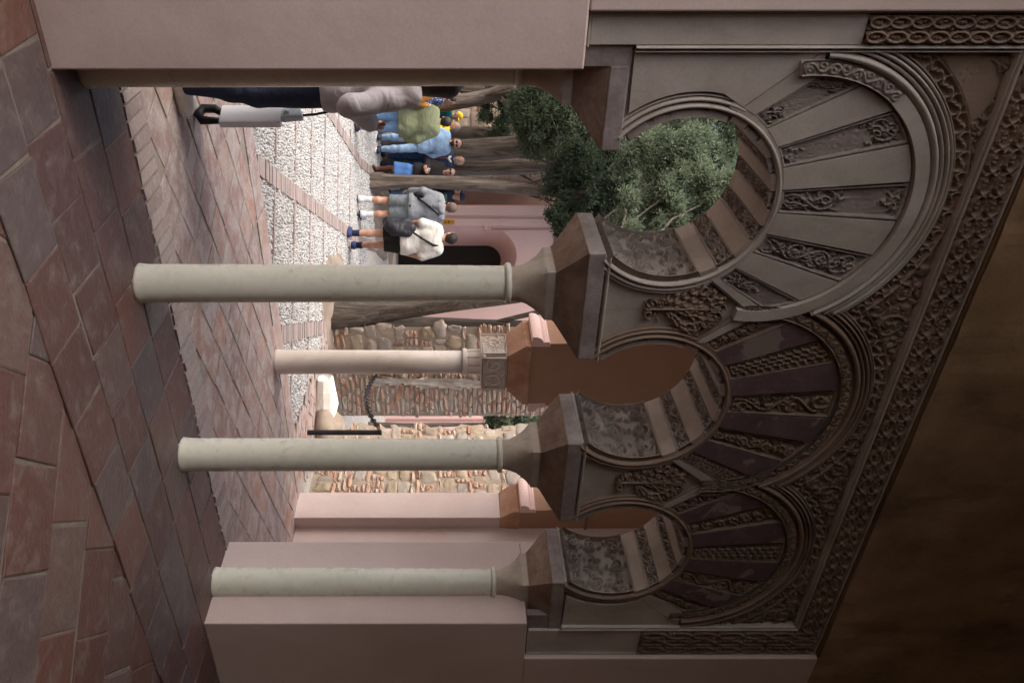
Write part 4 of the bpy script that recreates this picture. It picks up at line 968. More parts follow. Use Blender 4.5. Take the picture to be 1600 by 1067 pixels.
# ------------------------------------------------------------------ people: smooth bodies from blended tapered limbs
def surfnet(fn, lo, hi, h):
    ax = [np.arange(a-h, b+2*h, h, dtype=np.float32) for a, b in zip(lo, hi)]
    P = np.stack(np.meshgrid(*ax, indexing='ij'), -1); D = fn(P).astype(np.float32); S = D.shape
    ins = D < 0; n = [s-1 for s in S]
    acc = np.zeros((*n, 3), np.float32); cnt = np.zeros(n, np.float32)
    cs = [(i, j, k) for i in (0, 1) for j in (0, 1) for k in (0, 1)]
    sl = lambda c: tuple(slice(o, o+m) for o, m in zip(c, n))
    for a in cs:
        for axis in range(3):
            if a[axis]: continue
            bb = list(a); bb[axis] = 1; A, B = D[sl(a)], D[sl(tuple(bb))]; x = (A < 0) != (B < 0)
            t = np.where(x, A/(A-B+1e-12*(A == B)), 0)
            for q in range(3): acc[..., q] += np.where(x, a[q]+(t if q == axis else 0), 0)
            cnt += x
    act = cnt > 0; idx = np.full(n, -1, np.int64); idx[act] = np.arange(act.sum())
    I = np.argwhere(act); V = (I+acc[act]/cnt[act][:, None])*h+np.array([x[0] for x in ax])
    F = []
    for axis in range(3):
        a = [slice(None)]*3; b = [slice(None)]*3; a[axis] = slice(0, S[axis]-1); b[axis] = slice(1, S[axis])
        u, v = (axis+1) % 3, (axis+2) % 3
        for q in (u, v): a[q] = slice(1, S[q]-1); b[q] = slice(1, S[q]-1)
        A, B = ins[tuple(a)], ins[tuple(b)]
        for sgn in (0, 1):
            W_ = np.argwhere((A & ~B) if sgn == 0 else (~A & B))
            if not len(W_): continue
            W_[:, u] += 1; W_[:, v] += 1; c = []
            for du, dv in ((-1, -1), (0, -1), (0, 0), (-1, 0)):
                w = W_.copy(); w[:, u] += du; w[:, v] += dv; c.append(idx[w[:, 0], w[:, 1], w[:, 2]])
            f = np.stack(c, 1); F.append(f if sgn == 0 else f[:, ::-1])
    return V, np.concatenate(F)
def cone(P, a, b, ra, rb, sy=1.):
    a = np.asarray(a, np.float32); b = np.asarray(b, np.float32); ba = b-a; pa = P-a
    if sy != 1.: pa = pa*np.array([1, 1/sy, 1], np.float32); ba = ba*np.array([1, 1/sy, 1], np.float32)
    t = np.clip((pa@ba)/(ba@ba+1e-9), 0, 1); return np.linalg.norm(pa-t[..., None]*ba, axis=-1)-(ra+(rb-ra)*t)
def smin(a, b, k): h = np.clip(.5+.5*(b-a)/k, 0, 1); return b*(1-h)+a*h-k*h*(1-h)
def union(P, prims, e=0., k=.04):
    d = None
    for q in prims:
        x = cone(P, *q)-e; d = x if d is None else smin(d, x, k)
    return d
def fold(P, a, ph):
    x, y, z = P[..., 0], P[..., 1], P[..., 2]
    return a*(.6*np.sin(19*x+9*z+ph+2.2*np.sin(7*z+3*x+ph))+.5*np.sin(26*z-17*x*np.sign(x)+11*y+1.9*np.sin(9*x+ph))*np.sin(5*z+2*x+ph)+.35*np.sin(41*x-23*z+13*y+2*np.sin(11*z)))
def bounds(prims, e):
    p = np.array([q[i] for q in prims for i in (0, 1)], float); r = max(max(q[2], q[3])*max(1, q[4] if len(q) > 4 else 1) for q in prims)+e+.02
    return p.min(0)-r, p.max(0)+r
def shape(name, prims, mat, parent, h=.016, e=0., k=.04, cuts=(), wr=0., loc=(0, 0, 0), extra=None):
    """cuts: (axis vector, offset) keep the side where axis.p < offset"""
    lo, hi = bounds(prims, e)
    def fn(P):
        d = union(P, prims, e, k)
        if wr: d = d+fold(P, wr*.7, e*50)
        if extra: d = np.maximum(d, -union(P, extra, 0, .02))
        for ax_, off in cuts: d = np.maximum(d, P@np.array(ax_, np.float32)-off)
        return d
    V, F = surfnet(fn, lo, hi, h); return mk(name, V, F, mat, parent, smooth=True)
UP, DN = (0, 0, 1), (0, 0, -1)
def cloth(n, c, rough=.85, var=.13):
    t = NT('cloth_'+n); f = t.noise(5, 2.5, .45, src=t.map((1, 1, 1.6)), dist=1.6); g = t.noise(16, 5, .6)
    k = t.ramp(g, [(.3, tuple(x*(1-var) for x in c)), (.7, tuple(min(1, x*(1+var)) for x in c))])
    return t.fin(k, rough, t.bump(f, .6, .025), .25)
SKIN = flat('skin', (.48, .27, .19), .55, .08, 12, .1); SKIND = flat('brown_skin', (.30, .16, .10), .55, .08, 12, .1)
HAIR = {'dark': flat('dark_hair', (.018, .013, .011), .6, .3, 60, .8, 200), 'grey': flat('grey_hair', (.26, .24, .23), .7, .2, 60, .8, 200), 'brown': flat('brown_hair', (.075, .045, .028), .6, .3, 60, .8, 200), 'fair': flat('fair_hair', (.30, .17, .09), .6, .2, 60, .8, 200)}
BASE = dict(head=(0, -.012, 1.62), neck=(0, .012, 1.49), ls=(.175, .012, 1.425), rs=(-.175, .012, 1.425), le=(.235, .03, 1.14), re=(-.235, .03, 1.14), lw=(.235, -.05, .90), rw=(-.235, -.05, .90),
            lh=(.088, 0, .93), rh=(-.088, 0, .93), lk=(.095, -.02, .50), rk=(-.095, -.02, .50), la=(.095, .03, .085), ra=(-.095, .03, .085), lt=(.11, -.15, .03), rt=(-.11, -.15, .03), hd=(0, -1, 0))
class Person:
    def __init__(s, label, x, y, z, face, H, pose=None, wide=1., skin=None, h=.015):
        s.J = {k: np.array(v, float) for k, v in BASE.items()}
        for k, v in (pose or {}).items(): s.J[k] = np.array(v, float)
        s.t = thing('person', label, 'person', (x, y, z), face, 'visitors in the courtyard'); s.t.scale = (H/1.75,)*3
        s.w, s.h = wide, h; J = s.J; w = wide; s.skin = skin or SKIN
        sh = (J['ls']+J['rs'])/2; hip = (J['lh']+J['rh'])/2; mid = lambda a, b, t: a+(b-a)*t
        dx = np.array([1, 0, 0.]); cst = mid(hip, sh, .66); wst = mid(hip, sh, .30)
        s.torso = [(mid(sh, J['ls'], .72), mid(sh, J['rs'], .72), .062*w, .062*w, .95), (cst+dx*.075*w, cst-dx*.075*w, .118*w, .118*w, .88), (mid(cst, sh, .6)+dx*.08*w, mid(cst, sh, .6)-dx*.08*w, .095*w, .095*w, .92), (wst+dx*.06*w, wst-dx*.06*w, .108*w, .108*w, .9), (hip+dx*.075*w+np.array([0, .012, .02]), hip-dx*.075*w+np.array([0, .012, .02]), .118*w, .118*w, .98)]
        s.arm = lambda sd, e0=0: [(J[sd+'s'], J[sd+'e'], .056*w, .043*w), (J[sd+'e'], J[sd+'w'], .043*w, .030)]
        s.leg = lambda sd: [(J[sd+'h'], J[sd+'k'], .088*w, .060), (J[sd+'k'], mid(J[sd+'k'], J[sd+'a'], .35)+np.array([0, .012, 0]), .058, .057), (mid(J[sd+'k'], J[sd+'a'], .35)+np.array([0, .012, 0]), J[sd+'a'], .057, .038)]
        s.foot = lambda sd: [(J[sd+'a']+np.array([0, .01, -.03]), J[sd+'t']+np.array([0, .02, .008]), .034, .025), (J[sd+'a'], J[sd+'a']+np.array([0, 0, -.02]), .036, .034)]
        hd = J['head']; f = J['hd']/np.linalg.norm(J['hd']); r = np.array([-f[1], f[0], 0]); r /= np.linalg.norm(r); s.f, s.r = f, r; u = np.cross(r, f)*1.; u = u if u[2] > 0 else -u; s.u = u
        s.headp = [(hd+u*.045-f*.012, hd+u*.035-f*.022, .082, .080), (hd+u*.03+f*.012, hd-u*.015+f*.014, .075, .066), (hd-u*.02+f*.025, hd-u*.075+f*.045, .056, .036)]
        s.face = [(hd+u*.012+f*.088, hd-u*.022+f*.103, .008, .014), (hd+u*.028+f*.078+r*.03, hd+u*.028+f*.078-r*.03, .014, .014), (hd-u*.055+f*.082+r*.014, hd-u*.055+f*.082-r*.014, .011, .011), (hd+r*.076-u*.002, hd+r*.082-u*.03-f*.006, .018, .013), (hd-r*.076-u*.002, hd-r*.082-u*.03-f*.006, .018, .013)]
        s.neckp = [(J['neck']-np.array([0, 0, .06]), hd-u*.045-f*.012, .062, .054)]
    def hand(s, sd, curl=.5):
        J = s.J; a = J[sd+'w']; d = a-J[sd+'e']; d /= np.linalg.norm(d); sg = 1 if sd == 'l' else -1
        ref = np.array([0, -1, 0.]) if abs(d[1]) < .7 else np.array([0, 0, 1.]); side = ref-d*np.dot(ref, d); side /= np.linalg.norm(side); inn = np.cross(d, side)*sg
        pr = [(a, a+d*.05, .028, .026), (a+d*.03+side*.022, a+d*.085+side*.026, .019, .016), (a+d*.03-side*.020, a+d*.08-side*.024, .018, .015), (a+d*.04, a+d*.09, .020, .017)]
        for q, L in zip((-1.5, -.5, .5, 1.5), (.062, .076, .080, .070)):
            k0 = a+d*.088+side*q*.019; k1 = k0+d*L*.45+inn*L*.15*curl; k2 = k1+d*L*.30*(1-curl*.5)+inn*L*.4*curl; k3 = k2+d*L*.2*(1-curl)+inn*L*.3*curl
            pr += [(k0, k1, .0092, .0088), (k1, k2, .0088, .0082), (k2, k3, .0082, .0072)]
        t0 = a+d*.03+side*.03; t1 = t0+d*.035+side*.028+inn*.012; t2 = t1+d*.032+inn*.018; pr += [(t0, t1, .0125, .0105), (t1, t2, .0105, .0085)]
        lo, hi = bounds(pr, 0); lo = np.maximum(lo, np.array([p for q in pr for p in (q[0], q[1])]).min(0)-.035); hi = np.minimum(hi, np.array([p for q in pr for p in (q[0], q[1])]).max(0)+.035)
        return surfnet(lambda P: union(P, pr, 0, .008), lo, hi, .0065)
    def body(s, hands='lr', curl=.5):
        prims = s.torso+s.arm('l')+s.arm('r')+s.leg('l')+s.leg('r')+s.foot('l')+s.foot('r')+s.neckp
        lo, hi = bounds(prims+s.headp, 0)
        def fn(P):
            d = union(P, prims, 0, .035); hdv = union(P, s.headp, 0, .03); hdv = smin(hdv, union(P, s.face, 0, .01), .012); return smin(d, hdv, .02)
        V, F = surfnet(fn, np.maximum(lo, -1.2), hi, s.h*.85); Vs, Fs = [V], [F]; n = len(V)
        for sd in hands: v, f = s.hand(sd, curl); Vs.append(v); Fs.append(f+n); n += len(v)
        s.b = mk('body', np.concatenate(Vs), Fs, s.skin, s.t, smooth=True)
        for q in (-1, 1):
            e = MB(); c = s.J['head']+s.u*.014+s.f*.083+s.r*.031*q; th = np.linspace(0, PI, 7); e.tube([c-s.r*.011, c, c+s.r*.011], [.003, .0085, .003], 8); e.mk('eye', M['black'], s.b)
        m = MB(); c = s.J['head']-s.u*.055+s.f*.093; m.tube([c-s.r*.022, c, c+s.r*.022], [.002, .005, .002], 6)
        m.mk('mouth', flat('lips', (.30, .11, .09), .6), s.b)
        return s
    def top(s, name, mat, hem, e=.022, sleeve=1., wr=.006, arms='lr', k=.05, neck=1.50, extra=()):
        J = s.J; pr = list(s.torso)
        for a in arms:
            A = s.arm(a)
            if sleeve <= .5: t = sleeve*2; pr.append((A[0][0], A[0][0]+(A[0][1]-A[0][0])*t, A[0][2]+.008, A[0][2]+.006))
            else:
                t = (sleeve-.5)*2; pr += [(A[0][0], A[0][1], A[0][2]+.004, A[0][3]+.008), (A[1][0], A[1][0]+(A[1][1]-A[1][0])*t*.97, A[1][2]+.006, A[1][3]+.008)]
        hip = (J['lh']+J['rh'])/2
        if hem < hip[2]-.05: pr.append((hip+np.array([.06*s.w, 0, 0]), (hip[0]+.07*s.w, hip[1], hem), .11*s.w, .115*s.w)); pr.append((hip-np.array([.06*s.w, 0, 0]), (hip[0]-.07*s.w, hip[1], hem), .11*s.w, .115*s.w))
        s.hem = hem; cuts = [(DN, -hem)]
        if sleeve >= .99 and False: pass
        cuts.append((UP, neck+.03)); ex = [(J['neck'], J['head'], .066, .07)]
        # the hem only cuts the trunk: arms that hang lower keep their sleeves
        nt_ = len(s.torso); tail = 2 if hem < hip[2]-.05 else 0
        trunk = pr[:nt_]+(pr[-2:] if tail else []); sleeves = pr[nt_:len(pr)-tail]
        lo, hi = bounds(pr, e)
        def fn(P):
            d = np.maximum(union(P, trunk, e, k), hem-P[..., 2]); 
            if sleeves: d = smin(d, union(P, sleeves, e*.55, .03), .035)
            d = np.maximum(d, P[..., 2]-neck-.035); d = np.maximum(d, -union(P, ex, 0, .02))
            return d+fold(P, wr*.62, hem*9)
        V, F = surfnet(fn, lo, hi, s.h); o = mk(name, V, F, mat, s.t, smooth=True); return o
    def legs(s, name, mat, low=.07, e=.014, wr=.005, waist=1.02, loose=.0):
        J = s.J; hip = (J['lh']+J['rh'])/2; pr = [(hip+np.array([.065*s.w, .012, .03]), hip-np.array([.065*s.w, -.012, -.03]), .118*s.w, .118*s.w, .98), (hip+np.array([.06*s.w, .0, .1]), hip+np.array([-.06*s.w, .0, .1]), .106*s.w, .106*s.w, .95)]
        for a in 'lr':
            L = s.leg(a)
            for q in L: pr.append((q[0], q[1], q[2]+loose*.5, q[3]+loose))
        return shape(name, pr, mat, s.t, s.h, e, .03, [(DN, -low), (UP, waist)], wr)
    def shoes(s, mat, sole=None, high=.12, e=.015):
        for a in 'lr':
            J = s.J; d = J[a+'t']-J[a+'a']; d[2] = 0; d /= np.linalg.norm(d)+1e-9; z = J[a+'a'][2]-.085
            pr = [(J[a+'a']+np.array([0, 0, -.045])-d*.045+np.array([0, .012, 0]), J[a+'t']+np.array([0, 0, .008])-d*.02, .042, .036), (J[a+'a']+np.array([0, 0, -.03]), J[a+'a']+np.array([0, 0, high-.10]), .045, .044)]
            sh = shape('shoe', pr, mat, s.t, .011, e, .03, [(DN, -z-.012), (UP, z+high)])
            sp = [(p[0]*np.array([1, 1, 0])+np.array([0, 0, z+.014]), p[1]*np.array([1, 1, 0])+np.array([0, 0, z+.014]), p[2]+.014, p[3]+.014) for p in pr[:1]]
            shape('sole', sp, sole or mat, sh, .010, 0, .02, [(DN, -z+.004), (UP, z+.026)])
    def hair(s, mat, kind='short', name='hair'):
        hd = s.J['head']; u, f, r = s.u, s.f, s.r
        if kind == 'short': pr = [(hd+u*.048-f*.018, hd+u*.035-f*.03, .087, .085), (hd+u*.02-f*.03, hd-u*.02-f*.025, .080, .066)]; cuts = [(tuple(f*.8-u*.6), float(np.dot(hd, f*.8-u*.6)+.036))]
        elif kind == 'cap': pr = [(hd+u*.05-f*.015, hd+u*.045-f*.02, .092, .090)]; cuts = [(tuple(-u), float(np.dot(hd, -u)-.018))]
        elif kind == 'long': pr = [(hd+u*.05-f*.018, hd+u*.03-f*.03, .090, .088), (hd-f*.04, hd-u*.2-f*.055, .085, .085), (hd+r*.06-f*.02, hd+r*.085-u*.2+f*.01, .04, .035), (hd-r*.06-f*.02, hd-r*.085-u*.2+f*.01, .04, .035)]; cuts = [(tuple(f*.92-u*.4), float(np.dot(hd, f*.92-u*.4)+.045))]
        elif kind == 'frizzy': pr = [(hd+u*.06-f*.03, hd-u*.03-f*.05, .125, .13)]; cuts = []
        o = shape(name, pr, mat, s.b, .011 if kind != 'frizzy' else .014, 0, .03, cuts, .003 if kind != 'frizzy' else .016)
        if kind == 'cap':
            shape('peak', [(hd+u*.035+f*.06+r*.035, hd+u*.03+f*.135+r*.02, .016, .012), (hd+u*.035+f*.06-r*.035, hd+u*.03+f*.135-r*.02, .016, .012), (hd+u*.04+f*.06, hd+u*.034+f*.14, .016, .012)], mat, o, .009, 0, .03)
        return o
    def beard(s, mat):
        hd = s.J['head']; u, f, r = s.u, s.f, s.r
        shape('beard', [(hd-u*.05+f*.055, hd-u*.092+f*.06, .055, .036), (hd-u*.03+f*.02+r*.045, hd-u*.07+f*.05+r*.02, .034, .034), (hd-u*.03+f*.02-r*.045, hd-u*.07+f*.05-r*.02, .034, .034)], mat, s.b, .01, 0, .02, [(tuple(u), float(np.dot(hd, u)-.042))], .003)
    def glasses(s):
        hd = s.J['head']; u, f, r = s.u, s.f, s.r; b = MB()
        for q in (-1, 1):
            c = hd+u*.012+f*.098+r*.034*q; th = np.linspace(0, 2*PI, 14)[:-1]; pts = np.array([c+r*.029*math.cos(t)+u*.022*math.sin(t)-f*.012*abs(math.cos(t)) for t in th]); n = 13
            b.add(np.concatenate([pts, pts+f*.007]), [np.array([(i, (i+1) % n, n+(i+1) % n, n+i) for i in range(n)]), np.array([list(range(n))]), np.array([list(range(n, 2*n))])])
            b.tube([c+r*.028*q, hd+r*.082*q+u*.012-f*.0, hd+r*.083*q+u*.006-f*.02], .004, 5)
        b.tube([hd+u*.018+f*.102-r*.01, hd+u*.018+f*.104+r*.01], .004, 5); b.mk('sunglasses', M['black'], s.b)
    def strap(s, name, pts, r, mat, h=.011):
        return shape(name, [(pts[i], pts[i+1], r, r) for i in range(len(pts)-1)], mat, s.t, h, 0, .02)
def gz(x, y): return float(ground_z(np.array(x), np.array(y)))-.035
def at(U, y): return (U-533)/1236*y
JEAN = cloth('blue_jeans', (.14, .25, .42)); DJEAN = cloth('dark_jeans', (.022, .032, .062)); DENIM = cloth('pale_denim', (.26, .39, .56)); WHITE = flat('white_rubber', (.7, .7, .69), .6)
# woman in lilac sweatshirt inside the portico, mostly behind the leftmost column
x = at(141, 4.72)-.06
p = Person('person in lilac sweatshirt and dark jeans behind the leftmost column', x, 4.72, 0, PI*.80, 1.66, dict(re=(-.33, .06, 1.10), rw=(-.17, -.20, 1.20), le=(.24, .03, 1.13), ra=(-.10, .05, .085), rt=(-.13, -.13, .03)), 1.04, SKIND, .013)
p.body('lr', .8); p.legs('jeans', DJEAN, .06, .020, .006, 1.03, .012); p.top('sweatshirt', cloth('lilac_jersey', (.41, .395, .43), .9, .05), .90, .038, 1., .016, neck=1.50); p.hair(HAIR['dark'], 'frizzy')
p.shoes(WHITE, WHITE, .11); 
# rolling bag beside her
tr = thing('rolling_bag', 'white box shaped rolling bag with black wheel and strap in the portico', 'trolley bag', (at(177, 5.0)+.02, 5.0, 0), -.55)
b = MB(); b.box(-.075, .075, -.025, .025, .165, .55); b.mk('box_panel', flat('white_panel', (.80, .83, .88), .5, .03), tr, bevel=.006)
b = MB(); b.tube([(-.03, 0, .168), (-.06, -.01, .12), (-.05, -.02, .05), (.0, -.02, .028), (.055, -.02, .06), (.06, -.02, .165)], [.02, .028, .03, .03, .028, .02], 12); b.mk('black_base', M['iron'], tr, smooth=True)
b = MB(); b.hexa([(-.05,-.03,.55),(.03,-.03,.55),(.03,.03,.55),(-.05,.03,.55),(-.06,-.02,.665),(.02,-.02,.69),(.02,.02,.69),(-.06,.02,.665)]); b.mk('printed_pouch', flat('pale_blue_print', (.62, .70, .80), .5, .1, 30), tr, bevel=.01)
b = MB(); b.hexa([(-.02,-.034,.57),(.015,-.034,.565),(.015,-.031,.565),(-.02,-.031,.57),(-.01,-.034,.60),(.0,-.034,.60),(.0,-.031,.60),(-.01,-.031,.60)]); b.mk('green_motif', flat('green_print', (.2, .36, .2)), tr)
b = MB(); b.tube([(-.01, 0, .68), (-.02, .0, .76), (-.04, 0, .83), (-.09, 0, .87)], .008, 8); b.mk('strap', M['black'], tr)
# man in olive jacket, seen from behind
p = Person('person in olive green jacket and pale jeans seen from behind', at(190, 13.7), 13.7, gz(-3.8, 13.7), PI*1.03, 1.70, dict(le=(.30, .06, 1.13), lw=(.24, -.12, .95), re=(-.31, .03, 1.14), rw=(-.29, -.10, .95), la=(.12, .06, .085), lt=(.14, -.10, .03), lk=(.10, 0, .5)), 1.20, None, .016)
p.body(); p.legs('jeans', JEAN, .06, .012, .005, 1.02, .0); p.top('jacket', cloth('olive_twill', (.145, .165, .098), .85, .07), .80, .05, 1., .010); p.hair(HAIR['dark'], 'short'); p.shoes(cloth('dark_shoe', (.05, .04, .035)), M['black'])
# man in navy floral shirt
p = Person('person in dark navy floral shirt and blue jeans beyond the lilac sweatshirt', at(155, 14.9), 14.9, gz(-4.5, 14.9), PI*.62, 1.76, dict(re=(-.27, .0, 1.16), rw=(-.2, -.2, 1.08)), 1.08, SKIND, .017)
p.body('lr', .6); p.legs('jeans', cloth('mid_jeans', (.07, .14, .28)), .06, .014); 
def floral():
    t = NT('navy_floral_cloth'); c = t.mix(t.ramp(t.noise(38, 3, .6), [(.57, 0.), (.62, .8)]), (.018, .028, .075), (.42, .48, .62)); return t.fin(c, .85)
p.top('shirt', floral(), .86, .03, .45, .006); p.hair(HAIR['dark'], 'short'); p.shoes(cloth('brown_shoe', (.08, .05, .035)), M['black'])
# person in mustard sleeves
p = Person('person with mustard orange sleeve half hidden behind dark frizzy hair', at(135, 13.4), 13.4, gz(-4.4, 13.4), PI*.9, 1.66, dict(re=(-.29, -.02, 1.15), rw=(-.24, -.20, 1.30)), 1., None, .017)
p.body('lr', .7); p.legs('trousers', DJEAN, .06, .014); p.top('jumper', cloth('mustard_knit', (.36, .15, .03)), .84, .035, 1., .008); p.hair(HAIR['brown'], 'long'); p.shoes(M['black'], M['black'])
# teal jacket with yellow cap
p = Person('person in teal jacket and yellow cap standing among the far group', at(181, 17.0), 17.0, gz(-4.8, 17.), PI*.35, 1.70, None, 1., None, .018)
p.body(); p.legs('trousers', DJEAN, .06, .014); p.top('jacket', cloth('teal_shell', (.012, .15, .17)), .84, .04, 1., .008); p.hair(flat('yellow_cap_cloth', (.72, .50, .02)), 'cap', 'cap'); p.shoes(M['black'], M['black'])
# yellow shirt, grey hair
p = Person('grey haired person in bright yellow top behind the denim shirt', at(198, 16.3), 16.3, gz(-4.4, 16.3), -.9, 1.70, dict(rw=(-.18, -.24, 1.2)), 1.02, None, .018)
p.body(); p.legs('trousers', cloth('royal_blue', (.03, .10, .30)), .06, .014); p.top('top', cloth('bright_yellow', (.70, .50, .02)), .86, .035, .95, .007); p.hair(HAIR['grey'], 'short'); p.shoes(cloth('tan_shoe', (.25, .15, .06)), M['black'])
# denim shirt, walking towards the viewer
p = Person('person in pale denim shirt, jeans and sunglasses walking with hands behind', at(222, 16.1), 16.1, gz(-4.05, 16.1), .35, 1.76, dict(le=(.26, .10, 1.15), lw=(.17, .16, .93), re=(-.26, .10, 1.14), rw=(-.14, .17, .93), lk=(.12, -.10, .51), la=(.13, -.08, .085), lt=(.16, -.26, .04), rk=(-.09, .0, .50), ra=(-.09, .12, .085), rt=(-.10, -.06, .03), head=(.02, -.03, 1.62)), 1., None, .015)
p.body('lr', .4); p.legs('jeans', DENIM, .07, .013, .007, 1.0, .004); p.top('shirt', cloth('denim_shirt', (.30, .45, .64), .85, .1), .84, .028, .9, .008); p.hair(HAIR['dark'], 'short'); p.beard(HAIR['dark']); p.glasses(); p.shoes(cloth('navy_shoe', (.02, .03, .06)), WHITE)
# bald man in quilted jacket
p = Person('bald person with grey beard in navy quilted jacket facing the viewer', at(251, 16.6), 16.6, gz(-3.8, 16.6), -.12, 1.76, dict(re=(-.27, .03, 1.15), rw=(-.22, -.14, 1.0), ra=(-.11, .05, .085), rt=(-.16, -.11, .03)), 1.08, None, .015)
p.body(); p.legs('jeans', cloth('indigo_jeans', (.025, .05, .11)), .06, .014)
j = p.top('jacket', cloth('navy_quilt', (.022, .028, .06), .6), .88, .035, 1., .003); m = j.data
co_ = np.zeros(len(m.vertices)*3, np.float32); m.vertices.foreach_get('co', co_); co_ = co_.reshape(-1, 3); nr = np.zeros(len(m.vertices)*3, np.float32); m.vertices.foreach_get('normal', nr); co_ += nr.reshape(-1, 3)*(.008*np.abs(np.sin(co_[:, 2:3]*PI/.055))); m.vertices.foreach_set('co', co_.ravel())
p.strap('zip', [(.0, -.185, .92), (.0, -.172, 1.15), (0, -.150, 1.40)], .008, flat('red_zip', (.35, .06, .04))); p.strap('collar', [(.07, -.05, 1.47), (.045, -.115, 1.44), (0, -.135, 1.41), (-.045, -.115, 1.44), (-.07, -.05, 1.47)], .022, WHITE); p.beard(HAIR['grey']); p.shoes(M['black'], M['black'])
# woman in denim skirt and boots
p = Person('person in blue denim skirt, black jacket and brown boots with long hair', at(270, 15.8), 15.8, gz(-3.36, 15.8), -.10, 1.66, dict(le=(.24, .03, 1.15), lw=(.05, -.19, 1.12), re=(-.24, .03, 1.15), rw=(-.04, -.19, 1.14), la=(.075, .0, .085), lt=(.14, -.14, .03), ra=(-.075, .0, .085), rt=(-.08, -.17, .03)), .95, None, .015)
p.body('lr', .9)
shape('skirt', [((.05, 0, .98), (-.05, 0, .98), .115, .115), ((.085, .0, .48), (-.085, 0, .48), .165, .165, .8), ((.07, 0, .72), (-.07, 0, .72), .14, .14, .9)], cloth('blue_denim_skirt', (.07, .17, .40)), p.t, .015, 0, .14, [(DN, -.44), (UP, 1.0)], .012)
p.top('jacket', cloth('black_jacket', (.016, .013, .014)), .86, .035, 1., .006); p.hair(HAIR['brown'], 'long'); p.glasses()
for a in 'lr':
    J = p.J; shape('boot', [(J[a+'k']-np.array([0, 0, .10]), J[a+'a'], .062, .05), (J[a+'a']+np.array([0, 0, -.04]), J[a+'t'], .048, .036)], cloth('brown_leather', (.085, .035, .022), .45), p.t, .013, .004, .03, [(DN, .0), (UP, .40)], .004)
p.strap('phone', [(.0, -.245, 1.15), (.0, -.255, 1.20)], .018, flat('pale_phone', (.5, .6, .62), .3))
# man in grey hoodie and shorts, from behind, walking
yy = 14.2
p = Person('person in grey hoodie and shorts with white socks seen from behind', at(324, yy), yy, gz(-2.4, yy), PI*1.0, 1.80, dict(head=(.0, -.02, 1.62), le=(.27, .02, 1.15), lw=(.30, -.09, .93), re=(-.28, .03, 1.16), rw=(-.33, -.06, .96), lk=(.12, .0, .50), la=(.14, .07, .10), lt=(.18, -.12, .035), rk=(-.11, -.03, .51), ra=(-.12, .0, .13), rt=(-.15, -.18, .10)), 1.07, None, .014)
p.J = p.J
p.body('lr', .8); p.legs('shorts', cloth('grey_shorts', (.15, .17, .18)), .56, .030, .008, 1.0, .022)
hood = p.top('hoodie', cloth('grey_marl', (.20, .215, .235), .9, .06), .90, .045, 1., .009, neck=1.52); shape('hood', [((.075, .10, 1.47), (-.075, .10, 1.47), .06, .06), ((.0, .125, 1.43), (0, .13, 1.36), .07, .05), ((.1, .02, 1.49), (.075, .1, 1.47), .04, .055), ((-.1, .02, 1.49), (-.075, .1, 1.47), .04, .055)], cloth('grey_marl_hood', (.21, .225, .245), .9, .06), hood, .013, 0, .04, (), .004)
p.strap('sling_strap', [(-.15, .13, 1.43), (-.02, .185, 1.28), (.12, .16, 1.10), (.19, .06, 1.0)], .018, M['black']); shape('sling_bag', [((.20, .10, 1.06), (.19, .13, 1.14), .05, .045), ((.21, .05, 1.0), (.2, .10, 1.06), .04, .05)], M['black'], p.t, .014, 0, .03); p.strap('waistband', [(.14, .09, .935), (.0, .175, .935), (-.14, .09, .935)], .016, M['black'])
p.hair(flat('cropped_brown_hair', (.13, .09, .07), .8, .15, 60, .4, 200), 'short'); p.shoes(flat('pale_trainer', (.55, .56, .58), .6), M['black'])
for a in 'lr': J = p.J; shape('sock', [(J[a+'a'], J[a+'a']+(J[a+'k']-J[a+'a'])*.38, .044, .054)], flat('white_sock', (.66, .66, .69), .9), p.t, .011, .004, .02)
# navy cap and green backpack
p = Person('person in navy cap carrying a green backpack walking away', at(307, 17.6), 17.6, gz(-3.2, 17.6), PI*1.1, 1.76, None, 1.02, None, .017)
p.body(); p.legs('jeans', JEAN, .06, .012); p.top('shirt', cloth('dark_navy_shirt', (.02, .025, .045)), .88, .03, 1.); p.hair(flat('navy_cap_cloth', (.02, .03, .075)), 'cap', 'cap'); p.shoes(M['black'], M['black'])
bp = shape('backpack', [((.08, .19, 1.36), (-.08, .19, 1.36), .085, .085), ((.09, .20, 1.08), (-.09, .20, 1.08), .10, .10), ((0, .2, 1.2), (0, .21, 1.25), .13, .13)], cloth('navy_pack', (.02, .028, .05)), p.t, .016, 0, .05, (), .004); shape('pocket', [((.06, .275, 1.30), (-.06, .275, 1.30), .06, .06), ((.07, .285, 1.12), (-.07, .285, 1.12), .065, .065)], cloth('green_pack', (.10, .16, .12)), bp, .015, 0, .06)
# person with orange scarf
p = Person('person with dark hat and orange scarf behind the slim leaning trunk', at(296, 18.3), 18.3, gz(-3.5, 18.3), .2, 1.72, dict(re=(-.25, .02, 1.15), rw=(-.12, -.22, 1.2)), 1., None, .018)
p.body(); p.legs('jeans', cloth('faded_jeans', (.16, .24, .36)), .06, .013); p.top('jacket', cloth('dark_anorak', (.02, .022, .03)), .86, .04, 1.); p.hair(M['black'], 'cap', 'hat'); p.strap('scarf', [(.08, -.09, 1.48), (.03, -.15, 1.42), (-.03, -.16, 1.38), (-.04, -.165, 1.2)], .035, flat('orange_scarf', (.60, .16, .04))); p.shoes(M['black'], M['black'])
